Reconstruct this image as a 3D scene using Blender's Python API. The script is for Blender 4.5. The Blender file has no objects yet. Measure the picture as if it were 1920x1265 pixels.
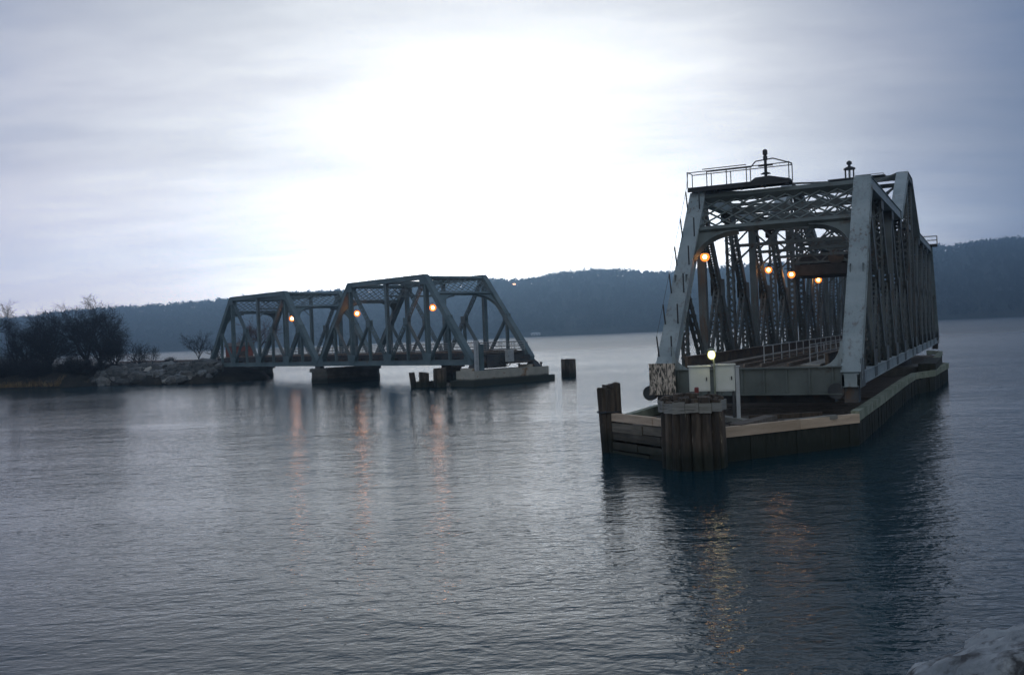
import bpy, math, random
from mathutils import Vector, Matrix, noise as mnoise
R = math.radians
rnd = random.Random(11)
C = bpy.context.scene.collection
scene = bpy.context.scene

# ------------------------------------------------------------------ camera
CAM_H = 6.3
ROLL = R(2.354)
PITCH = R(-0.194)
cam = bpy.data.cameras.new('camera'); cam_o = bpy.data.objects.new('camera', cam); C.objects.link(cam_o)
cam.sensor_width = 36.0
cam.lens = 1851.0 / 1920.0 * 36.0
cam.clip_start = 0.2; cam.clip_end = 20000
cam_o.matrix_world = Matrix.Translation((0, 0, CAM_H)) @ Matrix.Rotation(PITCH, 4, 'X') @ Matrix.Rotation(R(90), 4, 'X') @ Matrix.Rotation(-ROLL, 4, 'Z')
scene.camera = cam_o

# ------------------------------------------------------------------ world: dusk overcast sky
SUN_AZ = R(-2.0); SUN_EL = R(12.0)          # behind the clouds over the far hills
world = bpy.data.worlds.new('World'); scene.world = world; world.use_nodes = True
nt = world.node_tree; nt.nodes.clear()
def N(tree, typ, **kw):
    n = tree.nodes.new(typ)
    for k, v in kw.items(): setattr(n, k, v)
    return n
def mathn(tree, op, a, b=None, c=None, clamp=False):
    n = N(tree, 'ShaderNodeMath', operation=op); n.use_clamp = clamp
    for i, v in enumerate((a, b, c)):
        if v is None: continue
        if isinstance(v, (int, float)): n.inputs[i].default_value = v
        else: tree.links.new(v, n.inputs[i])
    return n.outputs[0]
def mixc(tree, fac, a, b, blend='MIX'):
    n = N(tree, 'ShaderNodeMix', data_type='RGBA', blend_type=blend)
    for sock, v in ((n.inputs[0], fac), (n.inputs[6], a), (n.inputs[7], b)):
        if isinstance(v, (int, float)): sock.default_value = v
        elif isinstance(v, tuple): sock.default_value = (*v[:3], 1)
        else: tree.links.new(v, sock)
    return n.outputs[2]
def ramp(tree, fac, stops):
    n = N(tree, 'ShaderNodeValToRGB'); e = n.color_ramp.elements
    while len(e) < len(stops): e.new(0.5)
    for el, (p, c) in zip(e, stops):
        el.position = p; el.color = (*c, 1) if isinstance(c, tuple) else (c, c, c, 1)
    tree.links.new(fac, n.inputs[0]); return n.outputs[0]
def build_world():
    L = nt.links
    out = N(nt, 'ShaderNodeOutputWorld'); bg = N(nt, 'ShaderNodeBackground'); bg.inputs[1].default_value = 0.1
    L.new(bg.outputs[0], out.inputs[0])
    tc = N(nt, 'ShaderNodeTexCoord')
    nrm = N(nt, 'ShaderNodeVectorMath', operation='NORMALIZE'); L.new(tc.outputs['Generated'], nrm.inputs[0])
    sep = N(nt, 'ShaderNodeSeparateXYZ'); L.new(nrm.outputs[0], sep.inputs[0])
    sky = N(nt, 'ShaderNodeTexSky', sky_type='NISHITA'); sky.sun_disc = False
    sky.sun_elevation = SUN_EL; sky.sun_rotation = SUN_AZ
    # brightness falls with the angle from the veiled sun
    az, el = R(-1.2), R(3.4)
    sq = N(nt, 'ShaderNodeVectorMath', operation='MULTIPLY'); L.new(nrm.outputs[0], sq.inputs[0]); sq.inputs[1].default_value = (1, 1, 0.62)
    sqn = N(nt, 'ShaderNodeVectorMath', operation='NORMALIZE'); L.new(sq.outputs[0], sqn.inputs[0])
    g = N(nt, 'ShaderNodeVectorMath', operation='DOT_PRODUCT'); L.new(sqn.outputs[0], g.inputs[0])
    g.inputs[1].default_value = (math.sin(az) * math.cos(el), math.cos(az) * math.cos(el), math.sin(el))
    ang = mathn(nt, 'ARCCOSINE', mathn(nt, 'MINIMUM', g.outputs['Value'], 1.0))
    # streaky cloud noise (flattened towards the horizon)
    cmb = N(nt, 'ShaderNodeCombineXYZ'); zz = mathn(nt, 'ADD', mathn(nt, 'ABSOLUTE', sep.outputs[2]), 0.10)
    L.new(mathn(nt, 'DIVIDE', sep.outputs[0], zz), cmb.inputs[0]); L.new(mathn(nt, 'DIVIDE', sep.outputs[1], zz), cmb.inputs[1])
    mp = N(nt, 'ShaderNodeMapping'); mp.inputs['Scale'].default_value = (0.55, 1.25, 1); mp.inputs['Rotation'].default_value = (0, 0, R(8))
    L.new(cmb.outputs[0], mp.inputs[0])
    n1 = N(nt, 'ShaderNodeTexNoise'); n1.inputs['Scale'].default_value = 0.9; n1.inputs['Detail'].default_value = 5; n1.inputs['Roughness'].default_value = 0.5; n1.inputs['Distortion'].default_value = 0.6
    L.new(mp.outputs[0], n1.inputs[0])
    n2 = N(nt, 'ShaderNodeTexNoise'); n2.inputs['Scale'].default_value = 3.4; n2.inputs['Detail'].default_value = 6; n2.inputs['Roughness'].default_value = 0.62
    L.new(mp.outputs[0], n2.inputs[0])
    cl = mathn(nt, 'ADD', mathn(nt, 'MULTIPLY', n1.outputs[0], 0.62), mathn(nt, 'MULTIPLY', n2.outputs[0], 0.38))
    cl = mathn(nt, 'SUBTRACT', cl, 0.5)
    ang2 = mathn(nt, 'ADD', ang, mathn(nt, 'MULTIPLY', cl, SKY_CLOUD))
    t = mathn(nt, 'DIVIDE', ang2, math.pi, clamp=True)
    # radiance by angle (multiplied by 10 for the 0.1 background strength)
    col = ramp(nt, t, SKY_STOPS)
    col = mixc(nt, 1.0, col, (10, 10, 10), 'MULTIPLY')
    # pinkish haze just over the horizon away from the glow
    hor = mathn(nt, 'SUBTRACT', 1.0, mathn(nt, 'DIVIDE', mathn(nt, 'ABSOLUTE', sep.outputs[2]), 0.20), clamp=True)
    lift = mathn(nt, 'MULTIPLY_ADD', mathn(nt, 'POWER', hor, 2.0), 3.2, 1.0)
    lc = N(nt, 'ShaderNodeCombineColor'); [L.new(lift, lc.inputs[q]) for q in range(3)]
    col = mixc(nt, 1.0, col, lc.outputs[0], 'MULTIPLY')      # brighter band low over the hills
    left = mathn(nt, 'MULTIPLY', mathn(nt, 'SUBTRACT', -0.14, sep.outputs[0]), 5.0, clamp=True)
    col = mixc(nt, mathn(nt, 'MULTIPLY', mathn(nt, 'MULTIPLY', hor, left), 0.75), col, (11.5, 9.6, 10.0))
    # upper sky darkened, mostly out of view, to dim the near water
    high = mathn(nt, 'MULTIPLY', mathn(nt, 'SUBTRACT', sep.outputs[2], 0.235), 5.0, clamp=True)
    col = mixc(nt, mathn(nt, 'MULTIPLY', high, 0.85), col, (0.70, 1.35, 2.35))
    # the heavier cloud to the right
    right = mathn(nt, 'MULTIPLY', mathn(nt, 'SUBTRACT', sep.outputs[0], 0.21), 3.2, clamp=True)
    col = mixc(nt, mathn(nt, 'MULTIPLY', right, 0.86), col, (0.55, 1.1, 2.2))
    # sky behind the camera raised as added front fill, out of view
    back = mathn(nt, 'MULTIPLY', mathn(nt, 'SUBTRACT', -0.1, sep.outputs[1]), 2.0, clamp=True)
    col = mixc(nt, mathn(nt, 'MULTIPLY', back, 0.9), col, (4.5, 4.75, 4.95))
    L.new(mixc(nt, 0.03, col, sky.outputs[0]), bg.inputs[0])
SKY_CLOUD = 0.58
SKY_STOPS = [(0.0, (1.95, 1.93, 1.90)), (0.055, (1.45, 1.44, 1.42)), (0.095, (1.05, 1.04, 1.06)), (0.135, (0.76, 0.75, 0.82)), (0.18, (0.45, 0.48, 0.635)), (0.26, (0.20, 0.27, 0.45)), (0.40, (0.11, 0.19, 0.35)), (1.0, (0.2, 0.25, 0.35))]
build_world()

sun = bpy.data.lights.new('sun', 'SUN'); sun.energy = 0.5; sun.angle = R(165); sun.color = (1.0, 0.95, 0.9)
sun_o = bpy.data.objects.new('sun', sun); C.objects.link(sun_o)
sd = Vector((math.sin(SUN_AZ) * math.cos(SUN_EL), math.cos(SUN_AZ) * math.cos(SUN_EL), math.sin(SUN_EL)))
sun_o.rotation_euler = (-sd).to_track_quat('-Z', 'Y').to_euler(); sun_o.location = (0, 0, 200)
vs = scene.view_settings
vs.view_transform = 'Standard'; vs.look = 'None'; vs.exposure = 0.0; vs.gamma = 1.0
HAZE_DENSITY = 0.00042

# ------------------------------------------------------------------ materials
def new_mat(name):
    m = bpy.data.materials.new(name); m.use_nodes = True
    t = m.node_tree; b = t.nodes['Principled BSDF']
    return m, t, b
def noise_node(t, scale, detail=4, rough=0.55, coord=None, kind='Object', mapping=None, distortion=0.0):
    if coord is None:
        coord = N(t, 'ShaderNodeTexCoord').outputs[kind]
    if mapping:
        mp = N(t, 'ShaderNodeMapping'); mp.inputs['Scale'].default_value = mapping
        t.links.new(coord, mp.inputs[0]); coord = mp.outputs[0]
    n = N(t, 'ShaderNodeTexNoise'); n.inputs['Scale'].default_value = scale; n.inputs['Detail'].default_value = detail
    n.inputs['Roughness'].default_value = rough; n.inputs['Distortion'].default_value = distortion
    t.links.new(coord, n.inputs[0]); return n.outputs[0]
def bump(t, b, h, strength, dist):
    n = N(t, 'ShaderNodeBump'); n.inputs['Strength'].default_value = strength; n.inputs['Distance'].default_value = dist
    t.links.new(h, n.inputs['Height']); t.links.new(n.outputs[0], b.inputs['Normal'])
def mat_noise(name, c0, c1, scale, rough=0.8, c2=None, scale2=None, lo2=0.55, hi2=0.7, mapping=None, bmp=None, metallic=0.0):
    m, t, b = new_mat(name)
    n = noise_node(t, scale, mapping=mapping)
    col = ramp(t, n, [(0.35, c0), (0.65, c1)])
    if c2:
        n2 = noise_node(t, scale2, 5, 0.65, mapping=mapping)
        f = ramp(t, n2, [(lo2, 0.0), (hi2, 1.0)])
        col = mixc(t, f, col, c2)
    t.links.new(col, b.inputs['Base Color']); b.inputs['Roughness'].default_value = rough; b.inputs['Metallic'].default_value = metallic
    if bmp: bump(t, b, noise_node(t, bmp[0], 4, 0.6, mapping=mapping), 1.0, bmp[1])
    return m
def tidal(name, c0, c1, scale, wet, zlo, zhi, rough=0.85, mapping=None, bmp=None, c2=None, scale2=1, lo2=.55, hi2=.7):
    """a surface with a tide line of dark algae between two heights above the water"""
    m = mat_noise(name, c0, c1, scale, rough, c2=c2, scale2=scale2, lo2=lo2, hi2=hi2, mapping=mapping, bmp=bmp); t = m.node_tree; b = t.nodes['Principled BSDF']
    src = b.inputs['Base Color'].links[0].from_socket
    g = N(t, 'ShaderNodeNewGeometry'); s = N(t, 'ShaderNodeSeparateXYZ'); t.links.new(g.outputs['Position'], s.inputs[0])
    nz = noise_node(t, 1.3, 3)
    z = mathn(t, 'ADD', s.outputs[2], mathn(t, 'MULTIPLY', mathn(t, 'SUBTRACT', nz, 0.5), 0.9 * (zhi - zlo)))
    f = N(t, 'ShaderNodeMapRange'); f.inputs[1].default_value = zlo; f.inputs[2].default_value = zhi; f.inputs[3].default_value = 1; f.inputs[4].default_value = 0
    t.links.new(z, f.inputs[0])
    t.links.new(mixc(t, f.outputs[0], src, wet), b.inputs['Base Color'])
    return m
M = {}
M['steel'] = mat_noise('steel_grey_shaded', (0.085, 0.10, 0.10), (0.14, 0.16, 0.158), 0.5, 0.6, (0.085, 0.07, 0.055), 0.9, 0.60, 0.72)  # inner truss members: their shade is put into the colour
M['steel_pale'] = mat_noise('steel_grey_lit', (0.27, 0.325, 0.34), (0.375, 0.43, 0.44), 0.6, 0.55, (0.21, 0.19, 0.16), 1.1, 0.62, 0.76)  # lighter copy of the same steel for end posts and chords, as lit
def rust_streaks(m, amount):
    t = m.node_tree; b = t.nodes['Principled BSDF']; src = b.inputs['Base Color'].links[0].from_socket
    n = noise_node(t, 2.2, 5, 0.65, mapping=(2.2, 2.2, 0.28)); n2 = noise_node(t, 0.35, 3, 0.6)
    f = mathn(t, 'MULTIPLY', ramp(t, n, [(0.52, 0.0), (0.66, 1.0)]), ramp(t, n2, [(0.42, 0.0), (0.62, amount)]))
    t.links.new(mixc(t, f, src, (0.13, 0.085, 0.055)), b.inputs['Base Color'])
    bump(t, b, noise_node(t, 3.5, 3), 0.5, 0.02)
rust_streaks(M['steel_pale'], .85); rust_streaks(M['steel'], .9); rust_streaks(M['steel_blue'] if 'steel_blue' in M else M['steel'], .5)
M['steel_mid'] = mat_noise('steel_paint_green_grey', (0.105, 0.125, 0.118), (0.165, 0.19, 0.18), 0.6, 0.6, (0.09, 0.07, 0.05), 0.8, 0.56, 0.72)
M['steel_blue'] = mat_noise('steel_paint_bluegrey', (0.09, 0.14, 0.155), (0.15, 0.21, 0.225), 0.4, 0.55, (0.13, 0.115, 0.10), 0.8, 0.62, 0.74)
M['steel_dark'] = mat_noise('steel_dark', (0.045, 0.05, 0.055), (0.09, 0.09, 0.09), 0.9, 0.7, (0.12, 0.075, 0.05), 1.3, 0.55, 0.68)
M['rust_steel'] = mat_noise('steel_rusty_girder', (0.075, 0.06, 0.05), (0.15, 0.105, 0.075), 1.0, 0.8, (0.06, 0.055, 0.05), 2.0, 0.5, 0.6)
M['rail'] = mat_noise('rail_steel', (0.17, 0.13, 0.10), (0.26, 0.22, 0.19), 2.0, 0.4, metallic=0.6)
M['pipe'] = mat_noise('rail_pipe_galvanised', (0.32, 0.34, 0.34), (0.44, 0.45, 0.45), 1.5, 0.5)
M['black'] = mat_noise('black_metal', (0.02, 0.02, 0.022), (0.04, 0.04, 0.04), 2.0, 0.55)
M['tie'] = mat_noise('timber_ties', (0.10, 0.085, 0.07), (0.20, 0.175, 0.15), 1.2, 0.9, mapping=(1, 6, 1), bmp=(6, 0.02))
M['pile'] = tidal('timber_pile', (0.055, 0.042, 0.032), (0.125, 0.095, 0.07), 1.6, (0.022, 0.026, 0.018), 0.5, 1.3, mapping=(3, 3, 0.45), bmp=(5, 0.05), c2=(0.30, 0.26, 0.21), scale2=2.2, lo2=0.62, hi2=0.72)
M['plank'] = tidal('timber_plank', (0.10, 0.085, 0.065), (0.20, 0.17, 0.13), 1.2, (0.03, 0.034, 0.022), 0.25, 1.1, mapping=(0.5, 0.5, 4), bmp=(5, 0.03))
M['newplank'] = mat_noise('timber_tan_board', (0.56, 0.41, 0.285), (0.72, 0.55, 0.40), 1.0, 0.85, (0.36, 0.265, 0.19), 1.2, 0.60, 0.70, mapping=(0.6, 0.6, 5), bmp=(7, 0.015))
M['greyplank'] = mat_noise('timber_grey_weathered', (0.23, 0.22, 0.19), (0.36, 0.345, 0.31), 1.5, 0.9, (0.12, 0.11, 0.10), 1.8, 0.58, 0.66, mapping=(0.5, 0.5, 4), bmp=(6, 0.02))
M['sheeting'] = tidal('timber_sheeting_dark', (0.03, 0.034, 0.027), (0.06, 0.062, 0.048), 1.4, (0.02, 0.026, 0.018), 0.3, 1.2, mapping=(3, 3, 0.5), bmp=(4, 0.05))
M['mosskerb'] = mat_noise('timber_kerb_mossy', (0.20, 0.23, 0.16), (0.36, 0.38, 0.29), 0.8, 0.9, (0.13, 0.14, 0.09), 1.2, 0.55, 0.66)
M['concrete'] = tidal('concrete_rust_stained', (0.42, 0.40, 0.34), (0.58, 0.55, 0.475), 0.8, (0.045, 0.052, 0.042), 0.75, 1.0, bmp=(3, 0.03), c2=(0.30, 0.165, 0.075), scale2=0.8, lo2=0.56, hi2=0.66)
M['stone'] = tidal('stone_pier_dark', (0.10, 0.10, 0.095), (0.17, 0.165, 0.15), 0.7, (0.022, 0.026, 0.022), 0.5, 1.3, bmp=(2.5, 0.06))
M['boulder'] = mat_noise('boulder_grey', (0.15, 0.155, 0.155), (0.31, 0.315, 0.31), 0.9, 0.9, (0.07, 0.07, 0.06), 1.6, 0.56, 0.66, bmp=(4, 0.06))
M['boulder_dark'] = mat_noise('boulder_dark', (0.05, 0.055, 0.058), (0.12, 0.125, 0.125), 0.9, 0.9, (0.03, 0.03, 0.028), 1.6, 0.56, 0.66, bmp=(4, 0.06))
M['boulder_mid'] = mat_noise('boulder_blue_grey', (0.20, 0.225, 0.24), (0.34, 0.365, 0.38), 0.9, 0.9, (0.09, 0.09, 0.085), 1.6, 0.58, 0.68, bmp=(4, 0.06))
M['boulder_pale'] = mat_noise('boulder_pale', (0.33, 0.325, 0.31), (0.52, 0.50, 0.46), 0.8, 0.9, (0.16, 0.15, 0.13), 1.5, 0.58, 0.68, bmp=(4, 0.05))
M['granite'] = mat_noise('boulder_granite_lichen', (0.20, 0.22, 0.23), (0.42, 0.44, 0.45), 3.5, 0.92, (0.06, 0.062, 0.065), 4.0, 0.50, 0.62, bmp=(9, 0.05))
M['soil'] = mat_noise('bank_soil', (0.014, 0.013, 0.011), (0.035, 0.03, 0.023), 0.4, 0.95, (0.06, 0.05, 0.035), 0.6, 0.60, 0.70, bmp=(2, 0.12))
M['ballast'] = mat_noise('track_ballast', (0.11, 0.105, 0.10), (0.25, 0.235, 0.215), 6, 0.95, bmp=(9, 0.05))
M['bark'] = mat_noise('bark_dark', (0.014, 0.013, 0.014), (0.032, 0.028, 0.027), 2, 0.95)
M['twig'] = mat_noise('twigs_dark', (0.008, 0.008, 0.010), (0.02, 0.018, 0.020), 1.0, 0.95)
M['twig_red'] = mat_noise('twigs_reddish', (0.09, 0.05, 0.045), (0.16, 0.10, 0.085), 1.0, 0.95)
M['reed'] = mat_noise('dry_reeds', (0.16, 0.11, 0.055), (0.33, 0.245, 0.135), 0.7, 0.95)
M['hill'] = mat_noise('hill_ground', (0.035, 0.04, 0.035), (0.07, 0.068, 0.055), 0.02, 1.0)
M['cabinet'] = mat_noise('cabinet_paint_pale', (0.72, 0.75, 0.67), (0.82, 0.83, 0.77), 1.2, 0.45, (0.40, 0.37, 0.29), 2.5, 0.64, 0.74)
M['cabinet_grey'] = mat_noise('cabinet_paint_grey', (0.42, 0.44, 0.45), (0.55, 0.57, 0.57), 1.5, 0.5)
M['shed'] = mat_noise('shed_rust_red', (0.20, 0.055, 0.04), (0.31, 0.095, 0.065), 0.8, 0.8, (0.13, 0.05, 0.04), 1.2, 0.55, 0.65)
M['redpaint'] = mat_noise('red_lantern_paint', (0.20, 0.035, 0.03), (0.28, 0.06, 0.045), 3, 0.5)
def vary(m, lo, hi):
    t = m.node_tree; b = t.nodes['Principled BSDF']; src = b.inputs['Base Color'].links[0].from_socket
    oi = N(t, 'ShaderNodeObjectInfo'); mr = N(t, 'ShaderNodeMapRange'); mr.inputs[3].default_value = lo; mr.inputs[4].default_value = hi
    t.links.new(oi.outputs['Random'], mr.inputs[0]); t.links.new(mixc(t, 1.0, src, mr.outputs[0], 'MULTIPLY'), b.inputs['Base Color'])
vary(M['pile'], 0.65, 1.5); vary(M['plank'], 0.7, 1.5); vary(M['newplank'], 0.85, 1.1); vary(M['boulder'], .45, .9); vary(M['boulder_mid'], .5, .9); vary(M['boulder_pale'], .6, 1.0)
M['white'] = mat_noise('white_paint', (0.74, 0.74, 0.73), (0.84, 0.84, 0.83), 0.5, 0.5)
M['darkglass'] = mat_noise('window_glass_dark', (0.03, 0.04, 0.05), (0.05, 0.06, 0.07), 0.5, 0.1)

def canopy_mat():
    m, t, b = new_mat('winter_canopy')
    n = noise_node(t, 0.016, 4, 0.6); n2 = noise_node(t, 0.11, 3, 0.6)
    c = ramp(t, n, [(0.3, (0.036, 0.040, 0.040)), (0.5, (0.062, 0.057, 0.050)), (0.7, (0.088, 0.077, 0.068))])
    c = mixc(t, ramp(t, n2, [(0.4, 0.0), (0.65, 0.7)]), c, (0.03, 0.034, 0.03))
    t.links.new(c, b.inputs['Base Color']); b.inputs['Roughness'].default_value = 1.0
    b.inputs['Specular IOR Level'].default_value = 0.1
    return m
M['canopy'] = canopy_mat()
def hazard_mat():
    m, t, b = new_mat('mottled_marker_plate')
    n = noise_node(t, 2.6, 3, 0.6, mapping=(1, 2.4, 0.75), distortion=1.6)
    c = ramp(t, n, [(0.43, (0.055, 0.05, 0.04)), (0.50, (0.36, 0.30, 0.24)), (0.56, (0.70, 0.60, 0.50))])
    t.links.new(c, b.inputs['Base Color']); b.inputs['Roughness'].default_value = 0.5
    return m
M['hazard'] = hazard_mat()
def emit(name, col, s):
    m, t, b = new_mat(name)
    b.inputs['Base Color'].default_value = (*col, 1); b.inputs['Emission Color'].default_value = (*col, 1); b.inputs['Emission Strength'].default_value = s
    return m
M['bulb'] = emit('lamp_bulb_warm', (1.0, 0.50, 0.16), 170.0)
M['bulb_bright'] = emit('lamp_bulb_warm_bright', (1.0, 0.38, 0.13), 320.0)
M['bulb_y'] = emit('lamp_bulb_yellowish', (1.0, 0.90, 0.56), 18.0)
M['housewindow'] = emit('lit_window', (1.0, 0.50, 0.28), 6.0)
def globe_mat(name, col, s, fac):
    m, t, b = new_mat(name); t.nodes.remove(b)
    out = [n for n in t.nodes if n.type == 'OUTPUT_MATERIAL'][0]
    tr = N(t, 'ShaderNodeBsdfTransparent'); e = N(t, 'ShaderNodeEmission'); e.inputs[0].default_value = (*col, 1); e.inputs[1].default_value = s
    mx = N(t, 'ShaderNodeMixShader'); mx.inputs[0].default_value = fac
    t.links.new(tr.outputs[0], mx.inputs[1]); t.links.new(e.outputs[0], mx.inputs[2]); t.links.new(mx.outputs[0], out.inputs[0])
    return m
M['globe'] = globe_mat('lamp_globe_halo', (1.0, 0.22, 0.035), 2.1, 0.8)
M['globe_y'] = globe_mat('lamp_globe_yellow', (0.95, 0.9, 0.3), 1.2, 0.45)

def water_mat():
    m, t, b = new_mat('river_water')
    tc = N(t, 'ShaderNodeTexCoord').outputs['Object']
    b.inputs['Base Color'].default_value = (0.008, 0.036, 0.050, 1)
    b.inputs['Roughness'].default_value = 0.05; b.inputs['Specular Tint'].default_value = (0.62, 0.87, 1.0, 1); b.inputs['IOR'].default_value = 1.33; b.inputs['Specular IOR Level'].default_value = 0.30
    n1 = noise_node(t, 0.25, 2, 0.5, coord=tc, mapping=(0.7, 1.2, 1))
    n2 = noise_node(t, 1.1, 2, 0.5, coord=tc, mapping=(0.75, 1.25, 1), distortion=0.4)
    n3 = noise_node(t, 3.2, 2, 0.5, coord=tc, mapping=(0.8, 1.3, 1), distortion=0.3)
    patch = ramp(t, noise_node(t, 0.022, 3, 0.5, coord=tc, mapping=(0.6, 1.3, 1)), [(0.36, 0.35), (0.62, 1.0)])
    h = mathn(t, 'ADD', mathn(t, 'MULTIPLY', n1, 0.15), mathn(t, 'MULTIPLY', n2, 0.09))
    h = mathn(t, 'ADD', h, mathn(t, 'MULTIPLY', n3, 0.05))
    n4 = noise_node(t, 8.0, 2, 0.5, coord=tc, mapping=(0.8, 1.2, 1))
    h = mathn(t, 'ADD', h, mathn(t, 'MULTIPLY', n4, 0.014))
    h = mathn(t, 'MULTIPLY', h, patch)
    sp = N(t, 'ShaderNodeSeparateXYZ'); t.links.new(tc, sp.inputs[0])       # the open river is choppier; ripples too small to see from here become roughness
    mr = N(t, 'ShaderNodeMapRange'); mr.interpolation_type = 'SMOOTHSTEP'
    for i_, v_ in ((1, 30.0), (2, 260.0), (3, 0.85), (4, 1.5)): mr.inputs[i_].default_value = v_
    t.links.new(sp.outputs[1], mr.inputs[0]); h = mathn(t, 'MULTIPLY', h, mr.outputs[0])
    mr2 = N(t, 'ShaderNodeMapRange')
    for i_, v_ in ((1, 50.0), (2, 400.0), (3, 0.05), (4, 0.32)): mr2.inputs[i_].default_value = v_
    t.links.new(sp.outputs[1], mr2.inputs[0]); t.links.new(mr2.outputs[0], b.inputs['Roughness'])
    bump(t, b, h, WATER_STRENGTH, 1.0)
    return m
WATER_STRENGTH = 0.85
M['water'] = water_mat()

# ------------------------------------------------------------------ mesh helpers
class MB:
    def __init__(s): s.v = []; s.f = []
    def add(s, vs, fs):
        o = len(s.v); s.v.extend(vs); s.f.extend([tuple(i + o for i in f) for f in fs])
    def box(s, c, d, rz=0.0):
        x, y, z = d[0] / 2, d[1] / 2, d[2] / 2; cr, sr = math.cos(rz), math.sin(rz)
        vs = []
        for k in (-z, z):
            for (a, b) in ((-x, -y), (x, -y), (x, y), (-x, y)):
                vs.append((c[0] + a * cr - b * sr, c[1] + a * sr + b * cr, c[2] + k))
        s.add(vs, [(3, 2, 1, 0), (4, 5, 6, 7), (0, 1, 5, 4), (1, 2, 6, 5), (2, 3, 7, 6), (3, 0, 4, 7)])
    def beam(s, p0, p1, side, a, up, b):
        """box from p0 to p1, a wide along side, b deep along up"""
        p0, p1 = Vector(p0), Vector(p1); sv = Vector(side) * (a / 2); uv = Vector(up) * (b / 2)
        vs = []
        for p in (p0, p1):
            for q in (-sv - uv, sv - uv, sv + uv, -sv + uv): vs.append(tuple(p + q))
        s.add(vs, [(3, 2, 1, 0), (4, 5, 6, 7), (0, 1, 5, 4), (1, 2, 6, 5), (2, 3, 7, 6), (3, 0, 4, 7)])
    def bar(s, p0, p1, a, b, ref=(0, 0, 1)):
        t = (Vector(p1) - Vector(p0)).normalized(); r = Vector(ref)
        if abs(t.dot(r)) > 0.98: r = Vector((1, 0, 0))
        side = t.cross(r).normalized(); up = side.cross(t).normalized()
        s.beam(p0, p1, side, a, up, b)
    def tube(s, p0, p1, r0, r1=None, n=6, cap=True):
        r1 = r0 if r1 is None else r1
        p0, p1 = Vector(p0), Vector(p1); t = (p1 - p0)
        if t.length < 1e-6: return
        t.normalize(); r = Vector((0, 0, 1)) if abs(t.z) < 0.95 else Vector((1, 0, 0))
        u = t.cross(r).normalized(); w = t.cross(u)
        vs = []
        for p, q in ((p0, r0), (p1, r1)):
            for k in range(n):
                a = 2 * math.pi * k / n; vs.append(tuple(p + u * (math.cos(a) * q) + w * (math.sin(a) * q)))
        fs = [(k, (k + 1) % n, n + (k + 1) % n, n + k) for k in range(n)]
        if cap: fs += [tuple(range(n - 1, -1, -1)), tuple(range(n, 2 * n))]
        s.add(vs, fs)
    def lathe(s, prof, c=(0, 0, 0), n=12):
        o = []; fs = []
        for (r, z) in prof:
            for k in range(n):
                a = 2 * math.pi * k / n; o.append((c[0] + r * math.cos(a), c[1] + r * math.sin(a), c[2] + z))
        for i in range(len(prof) - 1):
            for k in range(n):
                fs.append((i * n + k, i * n + (k + 1) % n, (i + 1) * n + (k + 1) % n, (i + 1) * n + k))
        fs.append(tuple(range(n - 1, -1, -1))); fs.append(tuple(range((len(prof) - 1) * n, len(prof) * n)))
        s.add(o, fs)
    def sphere(s, c, r, n=12, m=8, sz=1.0):
        s.lathe([(max(0.002, r * math.sin(math.pi * i / m)), -sz * r * math.cos(math.pi * i / m)) for i in range(m + 1)], c, n)
    def prism(s, pts, up, t):
        """polygon (3d points) thickened by t along up"""
        n = len(pts); uv = Vector(up) * t; a = [tuple(Vector(p)) for p in pts]; b = [tuple(Vector(p) + uv) for p in pts]
        s.add(a + b, [tuple(range(n - 1, -1, -1)), tuple(range(n, 2 * n))] + [(k, (k + 1) % n, n + (k + 1) % n, n + k) for k in range(n)])
    def build(s, name, mat, parent=None, smooth=False):
        me = bpy.data.meshes.new(name); me.from_pydata([tuple(v) for v in s.v], [], s.f); me.update()
        me.materials.append(mat)
        if smooth: me.polygons.foreach_set('use_smooth', [True] * len(me.polygons))
        o = bpy.data.objects.new(name, me); C.objects.link(o)
        if parent is not None: o.parent = parent
        return o
def empty(name, loc=(0, 0, 0), rz=0.0):
    o = bpy.data.objects.new(name, None); C.objects.link(o); o.location = loc; o.rotation_euler = (0, 0, rz); o.empty_display_size = 0.5
    return o
def tag(o, label=None, cat=None, group=None, kind=None):
    if label: o['label'] = label
    if cat: o['category'] = cat
    if group: o['group'] = group
    if kind: o['kind'] = kind
    return o
def copy_tree(o, parent=None):
    c = o.copy(); C.objects.link(c)
    if parent is not None: c.parent = parent
    for ch in list(o.children): copy_tree(ch, c)
    return c

Y_AX = Vector((0, 1, 0))
# ---- truss members; every truss lies in a plane y = const of its bridge's own frame
def solid(p0, p1, wy, dn, rim=True):
    mb = MB(); t = (Vector(p1) - Vector(p0)).normalized(); n = t.cross(Y_AX).normalized()
    mb.beam(p0, p1, Y_AX, wy, n, dn)
    if rim:                                             # cover plates proud of the box
        for s in (-1, 1):
            o = n * (s * (dn / 2 + 0.012)); mb.beam(Vector(p0) + o, Vector(p1) + o, Y_AX, wy + 0.16, n, 0.03)
    return mb
def zigzag(mb, p0, p1, half, side, off, cross=False, w=0.075):
    p0, p1 = Vector(p0) + off, Vector(p1) + off; L = (p1 - p0).length; t = (p1 - p0) / L; n = off.normalized()
    k = max(2, int(round(L / (half * 2 * 0.95)))); st = L / k; s = 1
    for i in range(k):
        a = p0 + t * (i * st); b = p0 + t * ((i + 1) * st)
        for sg in ((s, -s) if cross else (s,)):
            q0 = a + side * (half * sg); q1 = b - side * (half * sg); d = (q1 - q0).normalized()
            mb.beam(q0 + n * (0.012 * sg), q1 + n * (0.012 * sg), d.cross(n).normalized(), w, n, 0.02)
        s = -s
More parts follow.
